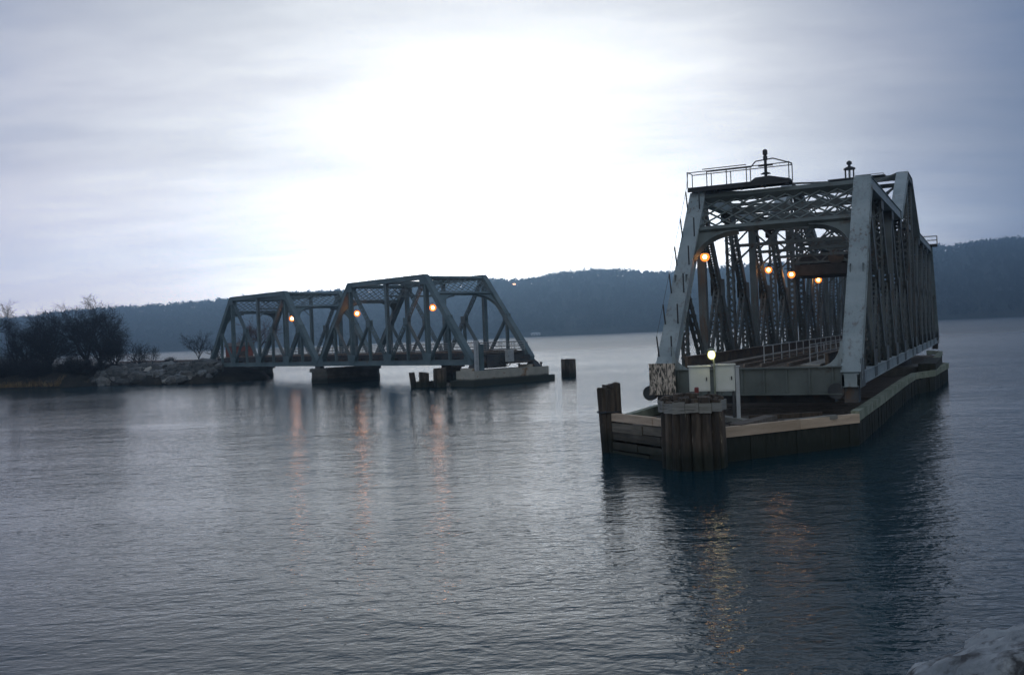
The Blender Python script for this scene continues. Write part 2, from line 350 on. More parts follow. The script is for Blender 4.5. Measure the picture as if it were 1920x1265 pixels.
def laced(p0, p1, wy, dn, kind='web', cross=False):
    mb = MB(); p0, p1 = Vector(p0), Vector(p1); t = (p1 - p0).normalized(); n = t.cross(Y_AX).normalized()
    if kind == 'web':                                   # two channels, laced across their open sides
        for s in (-1, 1):
            o = Y_AX * (s * (wy / 2 - 0.02)); mb.beam(p0 + o, p1 + o, Y_AX, 0.04, n, dn)
            for q in (-1, 1):
                o2 = Y_AX * (s * (wy / 2 - 0.09)) + n * (q * (dn / 2 - 0.02)); mb.beam(p0 + o2, p1 + o2, Y_AX, 0.10, n, 0.036)
        for q in (-1, 1): zigzag(mb, p0, p1, wy / 2 - 0.07, Y_AX, n * (q * (dn / 2 + 0.03)), cross)
    else:                                               # four corner angles, laced on all sides
        for s in (-1, 1):
            for q in (-1, 1):
                o = Y_AX * (s * (wy / 2 - 0.055)) + n * (q * (dn / 2 - 0.055)); mb.beam(p0 + o, p1 + o, Y_AX, 0.11, n, 0.11)
        for q in (-1, 1):
            zigzag(mb, p0, p1, wy / 2 - 0.04, Y_AX, n * (q * (dn / 2 + 0.02)), cross)
            zigzag(mb, p0, p1, dn / 2 - 0.04, n, Y_AX * (q * (wy / 2 + 0.02)), cross)
    return mb
def lattice_panel(mb, A, B, Cc, D, nb, ma, w=0.10, th=0.05):
    """double lattice between edge A-B and edge D-C (A below D, B below C)"""
    A, B, Cc, D = map(Vector, (A, B, Cc, D)); n = (B - A).cross(D - A).normalized(); m = ma
    for i in range(-m, nb):
        for sg in (0, 1):
            u0, u1 = i / nb, (i + m) / nb; v0, v1 = 0.0, 1.0
            if u0 < 0: v0 = -u0 / (u1 - u0); u0 = 0.0
            if u1 > 1: v1 = v0 + (1 - u0) / (u1 - u0) * (1 - v0) if v0 > 0 else (1 - u0) / (u1 - u0); u1 = 1.0
            if v1 - v0 < 0.08: continue
            f = lambda u, v: (A.lerp(B, u)).lerp(D.lerp(Cc, u), v)
            if sg: p, q = f(u0, v0), f(u1, v1)
            else: p, q = f(1 - u0, v0), f(1 - u1, v1)
            d = (q - p).normalized(); o = n * (0.03 if sg else -0.03)
            mb.beam(p + o, q + o, d.cross(n).normalized(), w, n, th)
def mid(a, b, t=0.5): return Vector(a).lerp(Vector(b), t)

def portal(root, xb, xt, H, y0, y1, mat, t0=0.79, hlf=0.27, vlf=0.19):
    """portal frame in the plane of the inclined end posts: foot at x=xb, top at x=xt"""
    d = Vector((xt - xb, 0, H)).normalized(); nrm = Vector((d.z, 0, -d.x)) * -1
    P = lambda y, t: Vector((xb + (xt - xb) * t, y, H * t))
    mb = MB(); ym = 0.42
    a, b = y0 + ym, y1 - ym
    mb.beam(P(a, 0.985), P(b, 0.985), nrm, 0.5, d, 0.34)
    mb.beam(P(a, t0), P(b, t0), nrm, 0.45, d, 0.14); mb.beam(P(a, t0 + 0.018), P(b, t0 + 0.018), nrm, 0.08, d, 0.26)
    nb = 9
    lattice_panel(mb, P(a, t0 + 0.03), P(b, t0 + 0.03), P(b, 0.97), P(a, 0.97), nb, 3, 0.11, 0.05)
    mb.build('portal_frame', mat, root)
    for s, e in ((a, 1), (b, -1)):                       # curved knee brackets
        kb = MB(); hl, vl = (y1 - y0) * hlf, vlf
        pts = [P(s, t0 - 0.008), P(s, t0 - vl)]; K = 9
        for k in range(1, K):
            an = math.pi / 2 * k / K
            pts.append(P(s + e * hl * (1 - math.cos(an)) * 0.97 + e * 0.03, t0 - 0.02 - (vl - 0.02) * (1 - math.sin(an))))
        pts.append(P(s + e * hl, t0 - 0.02)); pts.append(P(s + e * hl, t0 - 0.008))
        kb.prism([p - nrm * 0.03 for p in pts], nrm, 0.06)
        for k in range(1, len(pts) - 2): kb.beam(pts[k], pts[k + 1], nrm, 0.42, (pts[k + 1] - pts[k]).cross(nrm).normalized(), 0.05)
        kb.build('knee_bracket', mat, root)

def sway(root, x, y0, y1, ztop, depth, mat, name='sway_frame'):
    mb = MB(); a, b = y0 + 0.3, y1 - 0.3; X = Vector((1, 0, 0)); zb = ztop - depth
    mb.beam((x, a, ztop - 0.1), (x, b, ztop - 0.1), X, 0.4, (0, 0, 1), 0.3)
    mb.beam((x, a, zb), (x, b, zb), X, 0.3, (0, 0, 1), 0.22)
    lattice_panel(mb, (x, a, zb), (x, b, zb), (x, b, ztop - 0.2), (x, a, ztop - 0.2), 4, 1, 0.12, 0.06)
    for s, e in ((a, 1), (b, -1)): mb.bar((x, s, zb - 1.3), (x, s + e * 1.5, zb), 0.14, 0.12)
    mb.build(name, mat, root)

def gusset(root, pts, y, wy, mat):
    mb = MB()
    for s in (-1, 1): mb.prism([(p[0], y + s * (wy / 2 + 0.02) - 0.015, p[1]) for p in pts], (0, 1, 0), 0.03)
    mb.build('gusset_plate', mat, root)

def railing(mb, pts, h, rails, post=2.4, r=0.035):
    for p, q in zip(pts[:-1], pts[1:]):
        p, q = Vector(p), Vector(q); L = (q - p).length; k = max(1, int(round(L / post)))
        for i in range(k + 1):
            a = p.lerp(q, i / k); mb.tube(a, a + Vector((0, 0, h)), r, n=5)
        for f in rails: mb.tube(p + Vector((0, 0, h * f)), q + Vector((0, 0, h * f)), r, n=5)

# ================================================================== water, land, hills
wm = MB(); wm.add([(-2600, -160, 0), (2600, -160, 0), (2600, 2400, 0), (-2600, 2400, 0)], [(0, 1, 2, 3)])
tag(wm.build('water', M['water']), kind='structure')

HILL = [(-2600, 70), (-1700, 76), (-1087, 81), (-1018, 85), (-950, 92), (-859, 95.5), (-768, 97.5), (-688, 101), (-597, 104), (-472, 112), (-358, 116), (-222, 120), (-40, 124), (5, 119), (51, 122), (108, 131.5), (165, 134), (221, 134), (278, 128), (334, 124), (426, 128), (597, 134), (733, 147), (898, 156), (960, 158), (1017, 162.5), (1097, 167), (1500, 178), (2600, 170)]
def ridge(x):
    for (x0, z0), (x1, z1) in zip(HILL[:-1], HILL[1:]):
        if x0 <= x <= x1: return z0 + (z1 - z0) * (x - x0) / (x1 - x0)
    return HILL[-1][1]
def hill_z(x, t):
    """t = 0 at the shore, 1 at the ridge, beyond 1 the plateau behind"""
    top = ridge(x) - 13.0
    prof = [(0, 0), (0.04, 1.5), (0.16, 0.10), (0.45, 0.40), (0.75, 0.80), (1.0, 1.0), (1.5, 0.96)]
    if t < 0.04: return -1.0 + 3.0 * t / 0.04
    pr = [(0.04, 0.015), (0.16, 0.09), (0.45, 0.40), (0.75, 0.80), (1.0, 1.0), (1.6, 0.95)]
    for (t0, a), (t1, b) in zip(pr[:-1], pr[1:]):
        if t0 <= t <= t1: f = a + (b - a) * (t - t0) / (t1 - t0); break
    else: f = 0.95
    return 2.0 + top * f + 5 * mnoise.noise(Vector((x * 0.006, t * 3.0, 0))) * min(1, t * 3) * (0.4 if t > 0.9 else 1)
SHORE_Y, RIDGE_Y = 1790.0, 2100.0
def shore_y(x): return SHORE_Y + 6 * mnoise.noise(Vector((x * 0.01, 3, 0)))
def build_hills():
    mb = MB(); nx, nt_ = 260, 26
    for j in range(nt_ + 1):
        t = 1.55 * j / nt_ if j > 0 else 0.0
        for i in range(nx + 1):
            x = -2560 + 5120 * i / nx
            mb.v.append((x, shore_y(x) + (RIDGE_Y - SHORE_Y) * t * 0.6 if False else shore_y(x) + (RIDGE_Y - SHORE_Y) * t, hill_z(x, t)))
    for j in range(nt_):
        for i in range(nx):
            a = j * (nx + 1) + i; mb.f.append((a, a + 1, a + nx + 2, a + nx + 1))
    tag(mb.build('hills', M['hill'], smooth=True), kind='structure')
build_hills()
def build_wood():
    import numpy as np
    g = np.random.default_rng(5); n = 9500
    xs = np.empty(n); ts = np.empty(n); zs = np.empty(n); ys = np.empty(n)
    for i in range(n):
        x = g.uniform(-1450, 1450); t = 0.05 + 1.02 * g.random() ** 0.9
        if i < 1500: t = g.uniform(0.93, 1.03)
        xs[i], ts[i] = x, t; zs[i] = hill_z(x, t); ys[i] = shore_y(x) + (RIDGE_Y - SHORE_Y) * t
    K = 30
    h = g.uniform(9, 16.5, n); rr = h * g.uniform(0.30, 0.44, n)
    d = g.normal(size=(n, K, 3)); d /= np.linalg.norm(d, axis=2, keepdims=True); d *= g.random((n, K, 1)) ** 0.45
    c = np.stack([xs, ys, zs + h * 0.58], 1)[:, None, :] + d * np.stack([rr, rr, h * 0.45], 1)[:, None, :]
    s = (h * 0.15)[:, None, None, None]
    tri = c[:, :, None, :] + g.normal(size=(n, K, 3, 3)) * s * np.array([0.8, 0.8, 1.1])
    v = tri.reshape(-1, 3); nf = n * K
    me = bpy.data.meshes.new('far_wood'); me.vertices.add(nf * 3); me.vertices.foreach_set('co', v.ravel())
    me.loops.add(nf * 3); me.loops.foreach_set('vertex_index', np.arange(nf * 3, dtype=np.int32))
    me.polygons.add(nf); me.polygons.foreach_set('loop_start', np.arange(0, nf * 3, 3, dtype=np.int32)); me.polygons.foreach_set('loop_total', np.full(nf, 3, dtype=np.int32))
    me.update(); me.validate(); me.materials.append(M['canopy'])
    o = bpy.data.objects.new('far_wood', me); C.objects.link(o)
    tag(o, 'bare winter woodland covering the far hills across the river', 'woodland', kind='stuff')
build_wood()

# ---- land at the left, with the railway running on to the bridge
LAND = [(-400, 262), (-180, 205), (-128, 189), (-96, 184), (-83, 179), (-75, 180), (-68, 175), (-62, 172), (-57, 170), (-53, 169), (-47, 172), (-44, 178), (-46, 190), (-56, 214), (-75, 236), (-120, 262), (-200, 300), (-400, 380)]
def build_land():
    cx, cy = -95, 208; mb = MB(); n = len(LAND); M_ = 4
    pts = []
    for k in range(n):
        a, b = Vector(LAND[k]), Vector(LAND[(k + 1) % n])
        for q in range(M_): pts.append(a.lerp(b, q / M_))
    rings = [(1.0, -1.2), (0.985, 0.35), (0.95, 1.35), (0.88, 2.25), (0.75, 2.75), (0.5, 2.9), (0.2, 3.0)]
    m = len(pts)
    for s, z in rings:
        for p in pts:
            w = mnoise.noise(Vector((p.x * 0.12, p.y * 0.12, s * 3)))
            mb.v.append((cx + (p.x - cx) * s + w * 1.2 * (1 if s < 0.99 else 0.5), cy + (p.y - cy) * s, z + 0.45 * w * (z > 0)))
    for i in range(len(rings) - 1):
        for k in range(m): mb.f.append((i * m + k, i * m + (k + 1) % m, (i + 1) * m + (k + 1) % m, (i + 1) * m + k))
    mb.f.append(tuple(range((len(rings) - 1) * m, len(rings) * m)))
    tag(mb.build('ground', M['soil'], smooth=True), kind='structure')
build_land()
# the near bank the camera stands on (below the frame, carries the boulder)
def build_bank():
    mb = MB(); nx, ny = 40, 20
    for j in range(ny + 1):
        y = -14 + 26 * j / ny
        for i in range(nx + 1):
            x = -40 + 80 * i / nx
            z = 4.45 if y < 3 else 4.45 - (y - 3) ** 1.35 * 0.34
            z = z - 0.35 + 0.14 * mnoise.noise(Vector((x * 0.5, y * 0.5, 1)))
            mb.v.append((x, y, z))
    for j in range(ny):
        for i in range(nx):
            a = j * (nx + 1) + i; mb.f.append((a, a + 1, a + nx + 2, a + nx + 1))
    tag(mb.build('near_bank', M['soil'], smooth=True), kind='structure')
build_bank()

def boulder_mesh(mb, c, r, seed, rough=0.3, n=14, m=9, rz=0.0, freq=1.3, pw=0.72):
    k0 = len(mb.v); cr, sr = math.cos(rz), math.sin(rz)
    for i in range(m + 1):
        th = math.pi * i / m
        for k in range(n):
            ph = 2 * math.pi * k / n; d = Vector((math.sin(th) * math.cos(ph), math.sin(th) * math.sin(ph), -math.cos(th)))
            q = 1 + rough * mnoise.noise(d * freq + Vector((seed * 7.3, seed, 0))) + rough * 0.5 * mnoise.noise(d * freq * 2.7 + Vector((seed, seed * 3.1, 5)))
            s = [math.copysign(abs(e) ** pw, e) for e in d]
            x, y, z = s[0] * r[0] * q, s[1] * r[1] * q, s[2] * r[2] * q
            mb.v.append((c[0] + x * cr - y * sr, c[1] + x * sr + y * cr, c[2] + z))
    for i in range(m):
        for k in range(n): mb.f.append((k0 + i * n + k, k0 + i * n + (k + 1) % n, k0 + (i + 1) * n + (k + 1) % n, k0 + (i + 1) * n + k))
def near_boulder():
    mb = MB(); boulder_mesh(mb, (3.44, 5.05, 3.77), (1.75, 1.0, 0.93), 3.0, 0.15, 120, 70, 0.1, 1.8, 0.95)
    for i, v in enumerate(mb.v):
        p = Vector(v); e = 0.07 * mnoise.noise(p * 4.0) + 0.045 * mnoise.noise(p * 10.0) + 0.02 * mnoise.noise(p * 26.0)
        d = (p - Vector((3.44, 5.05, 3.77))).normalized(); mb.v[i] = tuple(p + d * e)
    o = mb.build('boulder', M['granite'], smooth=True)
    tag(o, 'large grey lichened boulder on the near bank, cut off by the corner of the picture', 'boulder')
near_boulder()

# ---- riprap boulders by the abutment
def riprap():
    k = 0
    for i in range(170):
        u = rnd.random(); row = rnd.random()
        x = -76 + 24 * u; ysh = next(a[1] + (b[1] - a[1]) * (x - a[0]) / (b[0] - a[0]) for a, b in zip(LAND[5:10], LAND[6:11]) if x <= b[0] or b[0] == -47) if x > -75 else 180
        d = 0.1 + row * 8.5 * (0.35 + 0.65 * min(1, u * 1.8)); y = ysh + d
        z = (0.7 * d if d < 2 else 1.4 + .33 * (d - 2) if d < 4.6 else 2.25 + .114 * (d - 4.6)) + 0.25 + rnd.uniform(-.1, .35)
        s = rnd.choice((.45, .6, .8, 1.05, 1.3)) * rnd.uniform(.85, 1.1); pale = (i in (7, 18, 29, 41, 52, 77, 90))
        mb = MB(); boulder_mesh(mb, (0, 0, 0), (s * rnd.uniform(0.9, 1.7), s * rnd.uniform(0.7, 1.0), s * rnd.uniform(0.5, 0.85)), i * 1.7, 0.4, 12, 7, rnd.uniform(-0.6, 0.6))
        o = mb.build('boulder', M['boulder_pale'] if pale else M[('boulder', 'boulder_dark', 'boulder', 'boulder_dark', 'boulder_mid')[i % 5]]); o.location = (x, y, z); o.rotation_euler = (rnd.uniform(-.25, .25), rnd.uniform(-.3, .3), 0)
        if pale: tag(o, 'pale slab boulder lying among the grey riprap left of the bridge abutment', 'boulder', 'pale slabs in the riprap')
        else: tag(o, 'dark grey riprap boulder heaped on the bank left of the bridge abutment', 'boulder', 'riprap boulders on the left bank')
riprap()

# ---- bare trees and shrubs
def grow(mb_b, mb_t, p, d, L, r, lev, g, wob, spread):
    segs = 3 if lev > 1 else 2; q = Vector(p); dd = Vector(d)
    for s in range(segs):
        dd = (dd + Vector((g.gauss(0, wob), g.gauss(0, wob), g.gauss(0.05, wob * 0.7)))).normalized()
        e = q + dd * (L / segs); r1 = r * (0.85 if s < segs - 1 else 0.7)
        (mb_b if r > 0.055 else mb_t).tube(q, e, max(r, 0.016), max(r1, 0.012), n=5 if r > 0.09 else 3, cap=False)
        q, r = e, r1
        if lev > 0:
            for c in range(2 if (lev > 1 or s == segs - 1) else 2):
                ax = dd.cross(Vector((g.gauss(0, 1), g.gauss(0, 1), g.gauss(0, 1)))).normalized()
                nd = (Matrix.Rotation(g.uniform(spread * 0.55, spread * 1.25), 3, ax) @ dd)
                grow(mb_b, mb_t, q, nd, L * g.uniform(0.5, 0.72), r * g.uniform(0.5, 0.66), lev - 1, g, wob, spread)
def bare_tree(name, loc, h, seed, stems, lev, label, cat, group, spread=0.75, lean=0.12, twig='twig', r0=None, dense=True):
    g = random.Random(seed); b, t = MB(), MB()
    for s in range(stems):
        a = g.uniform(0, 6.28); k = lean * (0 if stems == 1 else 1) + g.uniform(0, lean)
        off = Vector((g.uniform(-.3, .3) * (stems > 1) * h * 0.3, g.uniform(-.3, .3) * (stems > 1) * h * 0.15, 0))
        hh = h * g.uniform(0.75, 1.0)
        grow(b, t, off, Vector((math.cos(a) * k, math.sin(a) * k, 1)).normalized(), hh * 0.52, (r0 or h * 0.022), lev, g, 0.16, spread)
    o = empty(name, loc); tag(o, label, cat, group)
    if b.v: b.build('trunk', M['bark'], o)
    if t.v: t.build('crown', M[twig], o)
    return o
G1 = 'bare trees on the left bank'; G2 = 'dark shrubs on the left bank'
# (pixel column, depth) -> x of a trunk: the bank is about 190 m off
TREES = [(-104.5, 189, 12.0, 30, 3, 4, 'bare tree cut by the left edge of the picture, below the tall thin one'),
         (-91.5, 194, 10.5, 37, 3, 4, 'slim dark bare tree set back behind the second and third trees'),
         (-101.5, 192, 17.5, 31, 1, 5, 'tall thin bare tree at the left edge of the picture'),
         (-94.5, 190, 10.5, 32, 4, 4, 'broad dark bare tree second from the left edge of the bank'),
         (-88.5, 188, 11.0, 33, 4, 4, 'dark round-topped bare tree left of the loose tall one'),
         (-83.5, 192, 14.0, 34, 2, 5, 'tallest loose-crowned bare tree in the middle of the bank'),
         (-79.5, 189, 11.0, 35, 4, 4, 'dense dark bare tree right of the tallest one'),
         (-76.0, 188, 7.0, 36, 5, 4, 'low spreading bare tree above the left end of the boulders'),
         (-72.5, 190, 5.6, 37, 5, 3, 'smallest bare tree at the right end of the row')]
for x, y, h, sd, st, lv, lab in TREES: bare_tree('bare_tree', (x, y, 2.6), h, sd, st, lv, lab, 'tree', G1)
for i in range(30):
    x = -110 + i * 1.42 + rnd.uniform(-.6, .6); h = rnd.uniform(4.0, 6.8) if i < 24 else rnd.uniform(3, 4.4) - .3 * (i - 24)
    bare_tree('shrub', (x, (186 if x < -93 else 182.2) + rnd.uniform(0, 4.5), 1.2), h, 60 + i, 9, 3, 'dark leafless shrub in the thicket under the bare trees on the left bank', 'shrub', G2, 0.8, 0.45, r0=0.05)
bare_tree('bare_tree', (-62.5, 196, 2.8), 7.0, 91, 1, 4, 'lone small crooked tree just left of the bridge end', 'tree', None, 0.6, 0.3)
bare_tree('shrub', (-58.6, 196, 2.8), 4.2, 92, 4, 3, 'leafless shrub between the lone tree and the bridge end', 'shrub', None, 0.7, 0.3, r0=0.05)
bare_tree('shrub', (-66.5, 192, 2.8), 2.3, 93, 9, 3, 'low mound of brush left of the lone small tree', 'shrub', None, 0.9, 0.7, r0=0.04)
bare_tree('shrub', (-72.0, 196, 2.8), 4.6, 94, 3, 3, 'slim leafless shrub standing against the pale water left of the lone tree', 'shrub', None, 0.6, 0.25, r0=0.05)
bare_tree('bare_tree', (-55.5, 212, 3.0), 9.5, 95, 2, 4, 'reddish twiggy tree behind the far bridge span beside the red shed', 'tree', None, 0.6, 0.2, twig='twig_red')
def reeds():
    g = random.Random(4); mb = MB()
    for i in range(5200):
        x = g.uniform(-112, -82.5); ys = 184 - (x + 96) * 0.385 if x < -83 else 179
        y = ys + g.uniform(0.1, 3.2); z = 0.15 + (y - ys) * 0.35; h = g.uniform(0.7, 1.5) * (0.75 + 0.5 * mnoise.noise(Vector((x * 0.3, 0, 0))))
        a = g.uniform(0, 3.14); w = 0.05; dx, dy = math.cos(a) * w, math.sin(a) * w; lx, ly = g.gauss(0, .2), g.gauss(0, .2)
        mb.add([(x - dx, y - dy, z), (x + dx, y + dy, z), (x + lx, y + ly, z + h)], [(0, 1, 2)])
    tag(mb.build('reeds', M['reed']), 'dry tan reeds fringing the water along the left bank', 'reeds', kind='stuff')
reeds()

# ================================================================== fixed spans (left)
L_ORG = Vector((-5.05, 124.1, 2.97)); L_ROT = R(132.3); W_L = 10.12; H_L = 11.39
def span(x0, p, label, near_end):
    """four-panel subdivided truss span; near truss at y = 0, far truss at y = -W"""
    root = empty('truss_span', L_ORG + Matrix.Rotation(L_ROT, 3, 'Z') @ Vector((x0, 0, 0)), L_ROT); tag(root, label, 'bridge span', 'fixed bridge spans at the left')
    S, H, Wd = M['steel_blue'], H_L, W_L; nd = [k * p for k in range(5)]
    for y in (0.0, -Wd):
        V = lambda x, z: Vector((x, y, z))
        solid(V(-0.35, 0), V(4 * p + 0.35, 0), 0.55, 0.62).build('bottom_chord', S, root)
        solid(V(p - 0.25, H), V(3 * p + 0.25, H), 0.62, 0.62).build('top_chord', S, root)
        for a, b in ((0, p), (4 * p, 3 * p)): solid(V(a, 0.1), V(b, H), 0.66, 0.66).build('end_post', S, root)
        for k in (1, 2, 3): (solid(V(k * p, 0.3), V(k * p, H - 0.3), 0.42, 0.42) if k != 2 else laced(V(k * p, 0.3), V(k * p, H - 0.3), 0.45, 0.5, 'web')).build('vertical_post', S, root)
        for a in (p, 3 * p): laced(V(a, H), V(2 * p, 0), 0.42, 0.44, 'angle').build('diagonal_brace', S, root)
        for a, b, c in ((0, p, p), (p, 2 * p, p), (3 * p, 2 * p, 3 * p), (4 * p, 3 * p, 3 * p)):
            # a,b = foot/top of the parent member's run, c = node the sub-brace comes down to
            m = mid(V(a, 0), V(b, H)) if a in (0, 4 * p) else mid(V(a, H), V(b, 0))
            laced(m, V(c, 0), 0.34, 0.34, 'angle').build('sub_brace', S, root)
            laced(m, V(m.x, 0.3), 0.34, 0.34, 'angle').build('hanger', S, root)
            gusset(root, [(m.x - .5, m.z - .5), (m.x + .5, m.z - .5), (m.x + .5, m.z + .45), (m.x - .5, m.z + .45)], y, 0.5, S)
        for k in (1, 2, 3): gusset(root, [(k * p - 0.75, -0.28), (k * p + 0.75, -0.28), (k * p + 1.0, 1.25), (k * p + .25, 1.25), (k * p, .9), (k * p - .25, 1.25), (k * p - 1.0, 1.25)][:3] + [(k * p - 1.0, 1.25)], y, 0.56, S)
        for k in (1, 3):
            e = 1 if k == 1 else -1
            gusset(root, [(k * p - e * 0.9, H - 1.0), (k * p + e * 0.9, H - 1.0), (k * p + e * 0.9, H + .25), (k * p - e * 0.2, H + .25)], y, 0.68, S)
        for k in (0, 4):
            e = 1 if k == 0 else -1; gusset(root, [(k * p - e * .4, -.35), (k * p + e * 1.4, -.35), (k * p + e * 1.2, .8), (k * p + e * 0.2, .8)], y, 0.7, S)
    portal(root, 0.0, p, H, -Wd, 0, S); portal(root, 4 * p, 3 * p, H, -Wd, 0, S)
    sway(root, 2 * p, -Wd, 0, H - 0.2, 1.9, S)
    # top laterals
    mb = MB()
    for k in (1, 2):
        for a, b in ((0, -Wd), (-Wd, 0)): mb.bar((k * p, a, H + 0.1 + 0.06 * (a == 0)), ((k + 1) * p, b, H + 0.1 + 0.06 * (a == 0)), 0.22, 0.16)
    for k in (1, 2, 3): mb.bar((k * p, -0.3, H - 0.12), (k * p, -Wd + 0.3, H - 0.12), 0.26, 0.3)
    mb.build('top_laterals', S, root)
    # floor system
    for k in range(9):
        f = MB(); x = k * p / 2; f.box((x, -Wd / 2, 0.12), (0.32, Wd - 0.7, 0.95)); f.build('floor_beam', M['steel_dark'], root)
    for y in (-1.5, -Wd + 1.5):
        f = MB(); f.box((2 * p, y, 0.62), (4 * p + 0.5, 0.18, 0.98)); f.box((2 * p, y, 1.13), (4 * p + 0.5, 0.4, 0.05)); f.build('stringer_girder', M['steel_dark'], root)
    dk = MB(); n = int(4 * p / 0.62)
    for i in range(n): dk.box(((i + 0.5) * 4 * p / n, -Wd / 2, 1.08 - .04), (0.26, Wd - 3.6, 0.2))
    dk.build('deck_ties', M['tie'], root)
    for y in (-2.75, -4.19, -5.93, -7.37):
        f = MB(); f.box((2 * p, y, 1.23), (4 * p + 0.4, 0.09, 0.16)); f.build('track_rail', M['rail'], root)
    for y, z in ((-Wd + 0.75, 1.1), (-Wd - 0.9, .35)):
        rl = MB(); h = 1.25 if z > 1 else 1.9
        railing(rl, [(0.4 if z > 1 else 1.6, y, z), (4 * p - 0.2, y, z)], h, (0.25, 0.5, 0.75, 1.0), 2.6, 0.045); rl.build('railing', M['pipe'], root)
    wk = MB(); wk.box((2 * p + .6, -Wd - 0.75, .32), (4 * p - 1, 0.9, 0.08)); wk.build('walkway', M['steel_dark'], root)
    # rocker shoes
    for k in (0, 4):
        for y in (0, -Wd):
            s = MB(); s.prism([(k * p - .5, y - .35, -.72), (k * p + .5, y - .35, -.72), (k * p + .28, y - .35, -.33), (k * p - .28, y - .35, -.33)], (0, 1, 0), .7); s.build('bearing_shoe', M['steel_dark'], root)
    return root
span(0.0, 9.04, 'nearer grey truss span, its open end over the concrete pier in the river', True)
span(36.86, 9.17, 'farther grey truss span joining the left bank with its boulders', False)
Lf = lambda a, b, z: L_ORG * 1.0 + Matrix.Rotation(L_ROT, 3, 'Z') @ Vector((a, -b, 0)) + Vector((0, 0, z - L_ORG.z))   # a along, b across, z above water
def lroot(name, a, b, z): return empty(name, Lf(a, b, z), L_ROT)

# end of the nearer span: wedge machinery, cabinet and cables
mr = lroot('bridge_end_machinery', 0.9, 5.0, 2.1); tag(mr, 'dark wedge-drive machinery under the open end of the nearer truss span', 'machinery')
f = MB(); f.box((-0.8, 1.4, 0.85), (1.1, 3.2, 1.7)); f.box((-0.3, -2.5, .9), (0.5, 3.6, .5)); f.build('gear_housing', M['steel_dark'], mr)
f = MB(); f.tube((-1.2, -5.6, .55), (-1.2, 3.0, .55), .14, n=8); f.tube((-1.2, 3.5, .9), (-1.2, 4.0, .9), .6, n=14); f.build('drive_shaft', M['rust_steel'], mr)
for yy, sg in ((1.0, 1), (-.6, -1)):
    f = MB(); pr = Vector((-1.7, yy, .95))
    for k in range(1, 9):
        q = Vector((-1.7, yy - sg * .24 * k, .95 - .85 * math.sin(math.pi * k / 9))); f.tube(pr, q, .05, n=5); pr = q
    f.build('cable_loop', M['black'], mr)
cb = lroot('control_cabinet', -0.95, 5.4, 2.75); tag(cb, 'grey cabinet hung on the open end of the nearer truss span', 'cabinet')
f = MB(); f.box((0, 0, .75), (.5, 1.1, 1.45)); f.box((0, 0, 1.52), (.62, 1.22, .06)); f.build('body', M['cabinet_grey'], cb)
f = MB(); f.box((-.265, 0, .75), (.03, .98, 1.3)); dr = f.build('door', M['cabinet_grey'], cb)
f = MB(); f.box((-.295, .38, .75), (.04, .05, .2)); f.build('handle', M['black'], dr)
ef = MB()
po = lroot('marker_post', -1.15, -0.35, 1.9); tag(po, 'pale square post beside the near corner of the open span end', 'post')
f = MB(); f.box((0, 0, 1.9), (.42, .42, 3.8)); f.build('post', M['cabinet_grey'], po)
f = MB(); f.box((0, -.75, 1.65), (.3, .7, 3.3)); f.build('plate', M['steel_blue'], po)

# piers under the fixed spans
def pier(name, label, a0, a1, b0, b1, top, mat, capmat=None, courses=0, foot=None, point=0.0):
    o = lroot(name, (a0 + a1) / 2, (b0 + b1) / 2, 0); tag(o, label, 'pier')
    la, lb = a1 - a0, b1 - b0
    def hexa(e, z0, z1, mat_, nm):
        m = MB(); x, y = la / 2 + e, lb / 2 + e; pt = point
        pts = [(-x, -y), (x, -y), (x, y), (-x, y)] if not pt else [(-x, -y + pt), (0, -y), (x, -y + pt), (x, y - pt), (0, y), (-x, y - pt)]
        nz = 4; k = len(pts)
        m.prism([(p[0], p[1], z0) for p in pts], (0, 0, 1), z1 - z0); m.build(nm, mat_, o)
    if foot: hexa(foot[0], -1.5, foot[1], mat, 'footing'); hexa(0, foot[1], top - .004, mat, 'shaft')
    else:
        z = -1.5; k = max(1, courses)
        for i in range(k):
            z1 = -1.5 + (top - 0.5 + 1.5) * (i + 1) / k
            hexa(-0.05 * (i % 2) - 0.03 * i, z, z1 - 0.015, mat, 'stone_course'); z = z1
        hexa(0.22, top - 0.5, top, capmat or mat, 'cap')
    return o
pier('concrete_pier', 'pale rust-stained concrete pier under the open end of the nearer truss span', -1.4, 2.2, -1.0, 11.9, 1.9, M['concrete'], foot=(0.55, 0.75))
f = MB()
for b in (0.0, W_L): f.box((0, 0, 0), (1, 1, 1)) if False else None
for b in (0, W_L):
    o = lroot('bearing_block', 0.3, b, 1.9); tag(o, 'low concrete bearing block under the %s corner of the open span end' % ('near' if b == 0 else 'far'), 'bearing block')
    f = MB(); f.prism([(-1.1, -.9, 0), (1.1, -.9, 0), (1.1, .9, 0), (-1.1, .9, 0)], (0, 0, 1), .33); f.build('block', M['concrete'], o)
    f = MB(); f.prism([(-1.6, -.55, .0), (-1.6, .55, .0), (-1.0, .4, .75), (-1.0, -.4, .75)], (.9, 0, .05), .5); f.build('shoe', M['steel_dark'], o)
for b in (7.4, 11.4):
    o = lroot('mooring_bollard', -1.5 + 1, b, 1.9); tag(o, 'small iron bollard on the concrete pier, %s' % ('in front of the cables' if b < 8 else 'at its far right end'), 'bollard', 'bollards on the concrete pier')
    f = MB(); f.lathe([(.13, 0), (.1, .3), (.2, .42), (.2, .52), (.05, .58)], n=10); f.build('post', M['rust_steel'], o)
pier('stone_pier', 'dark stone pier in the water where the two truss spans meet', 34.6, 38.6, -1.5, 11.2, 2.25, M['stone'], courses=4, point=1.6)
pier('stone_abutment', 'dark stone abutment carrying the left bank end of the farther span', 72.6, 78.5, -1.5, 12.0, 2.25, M['stone'], courses=4)
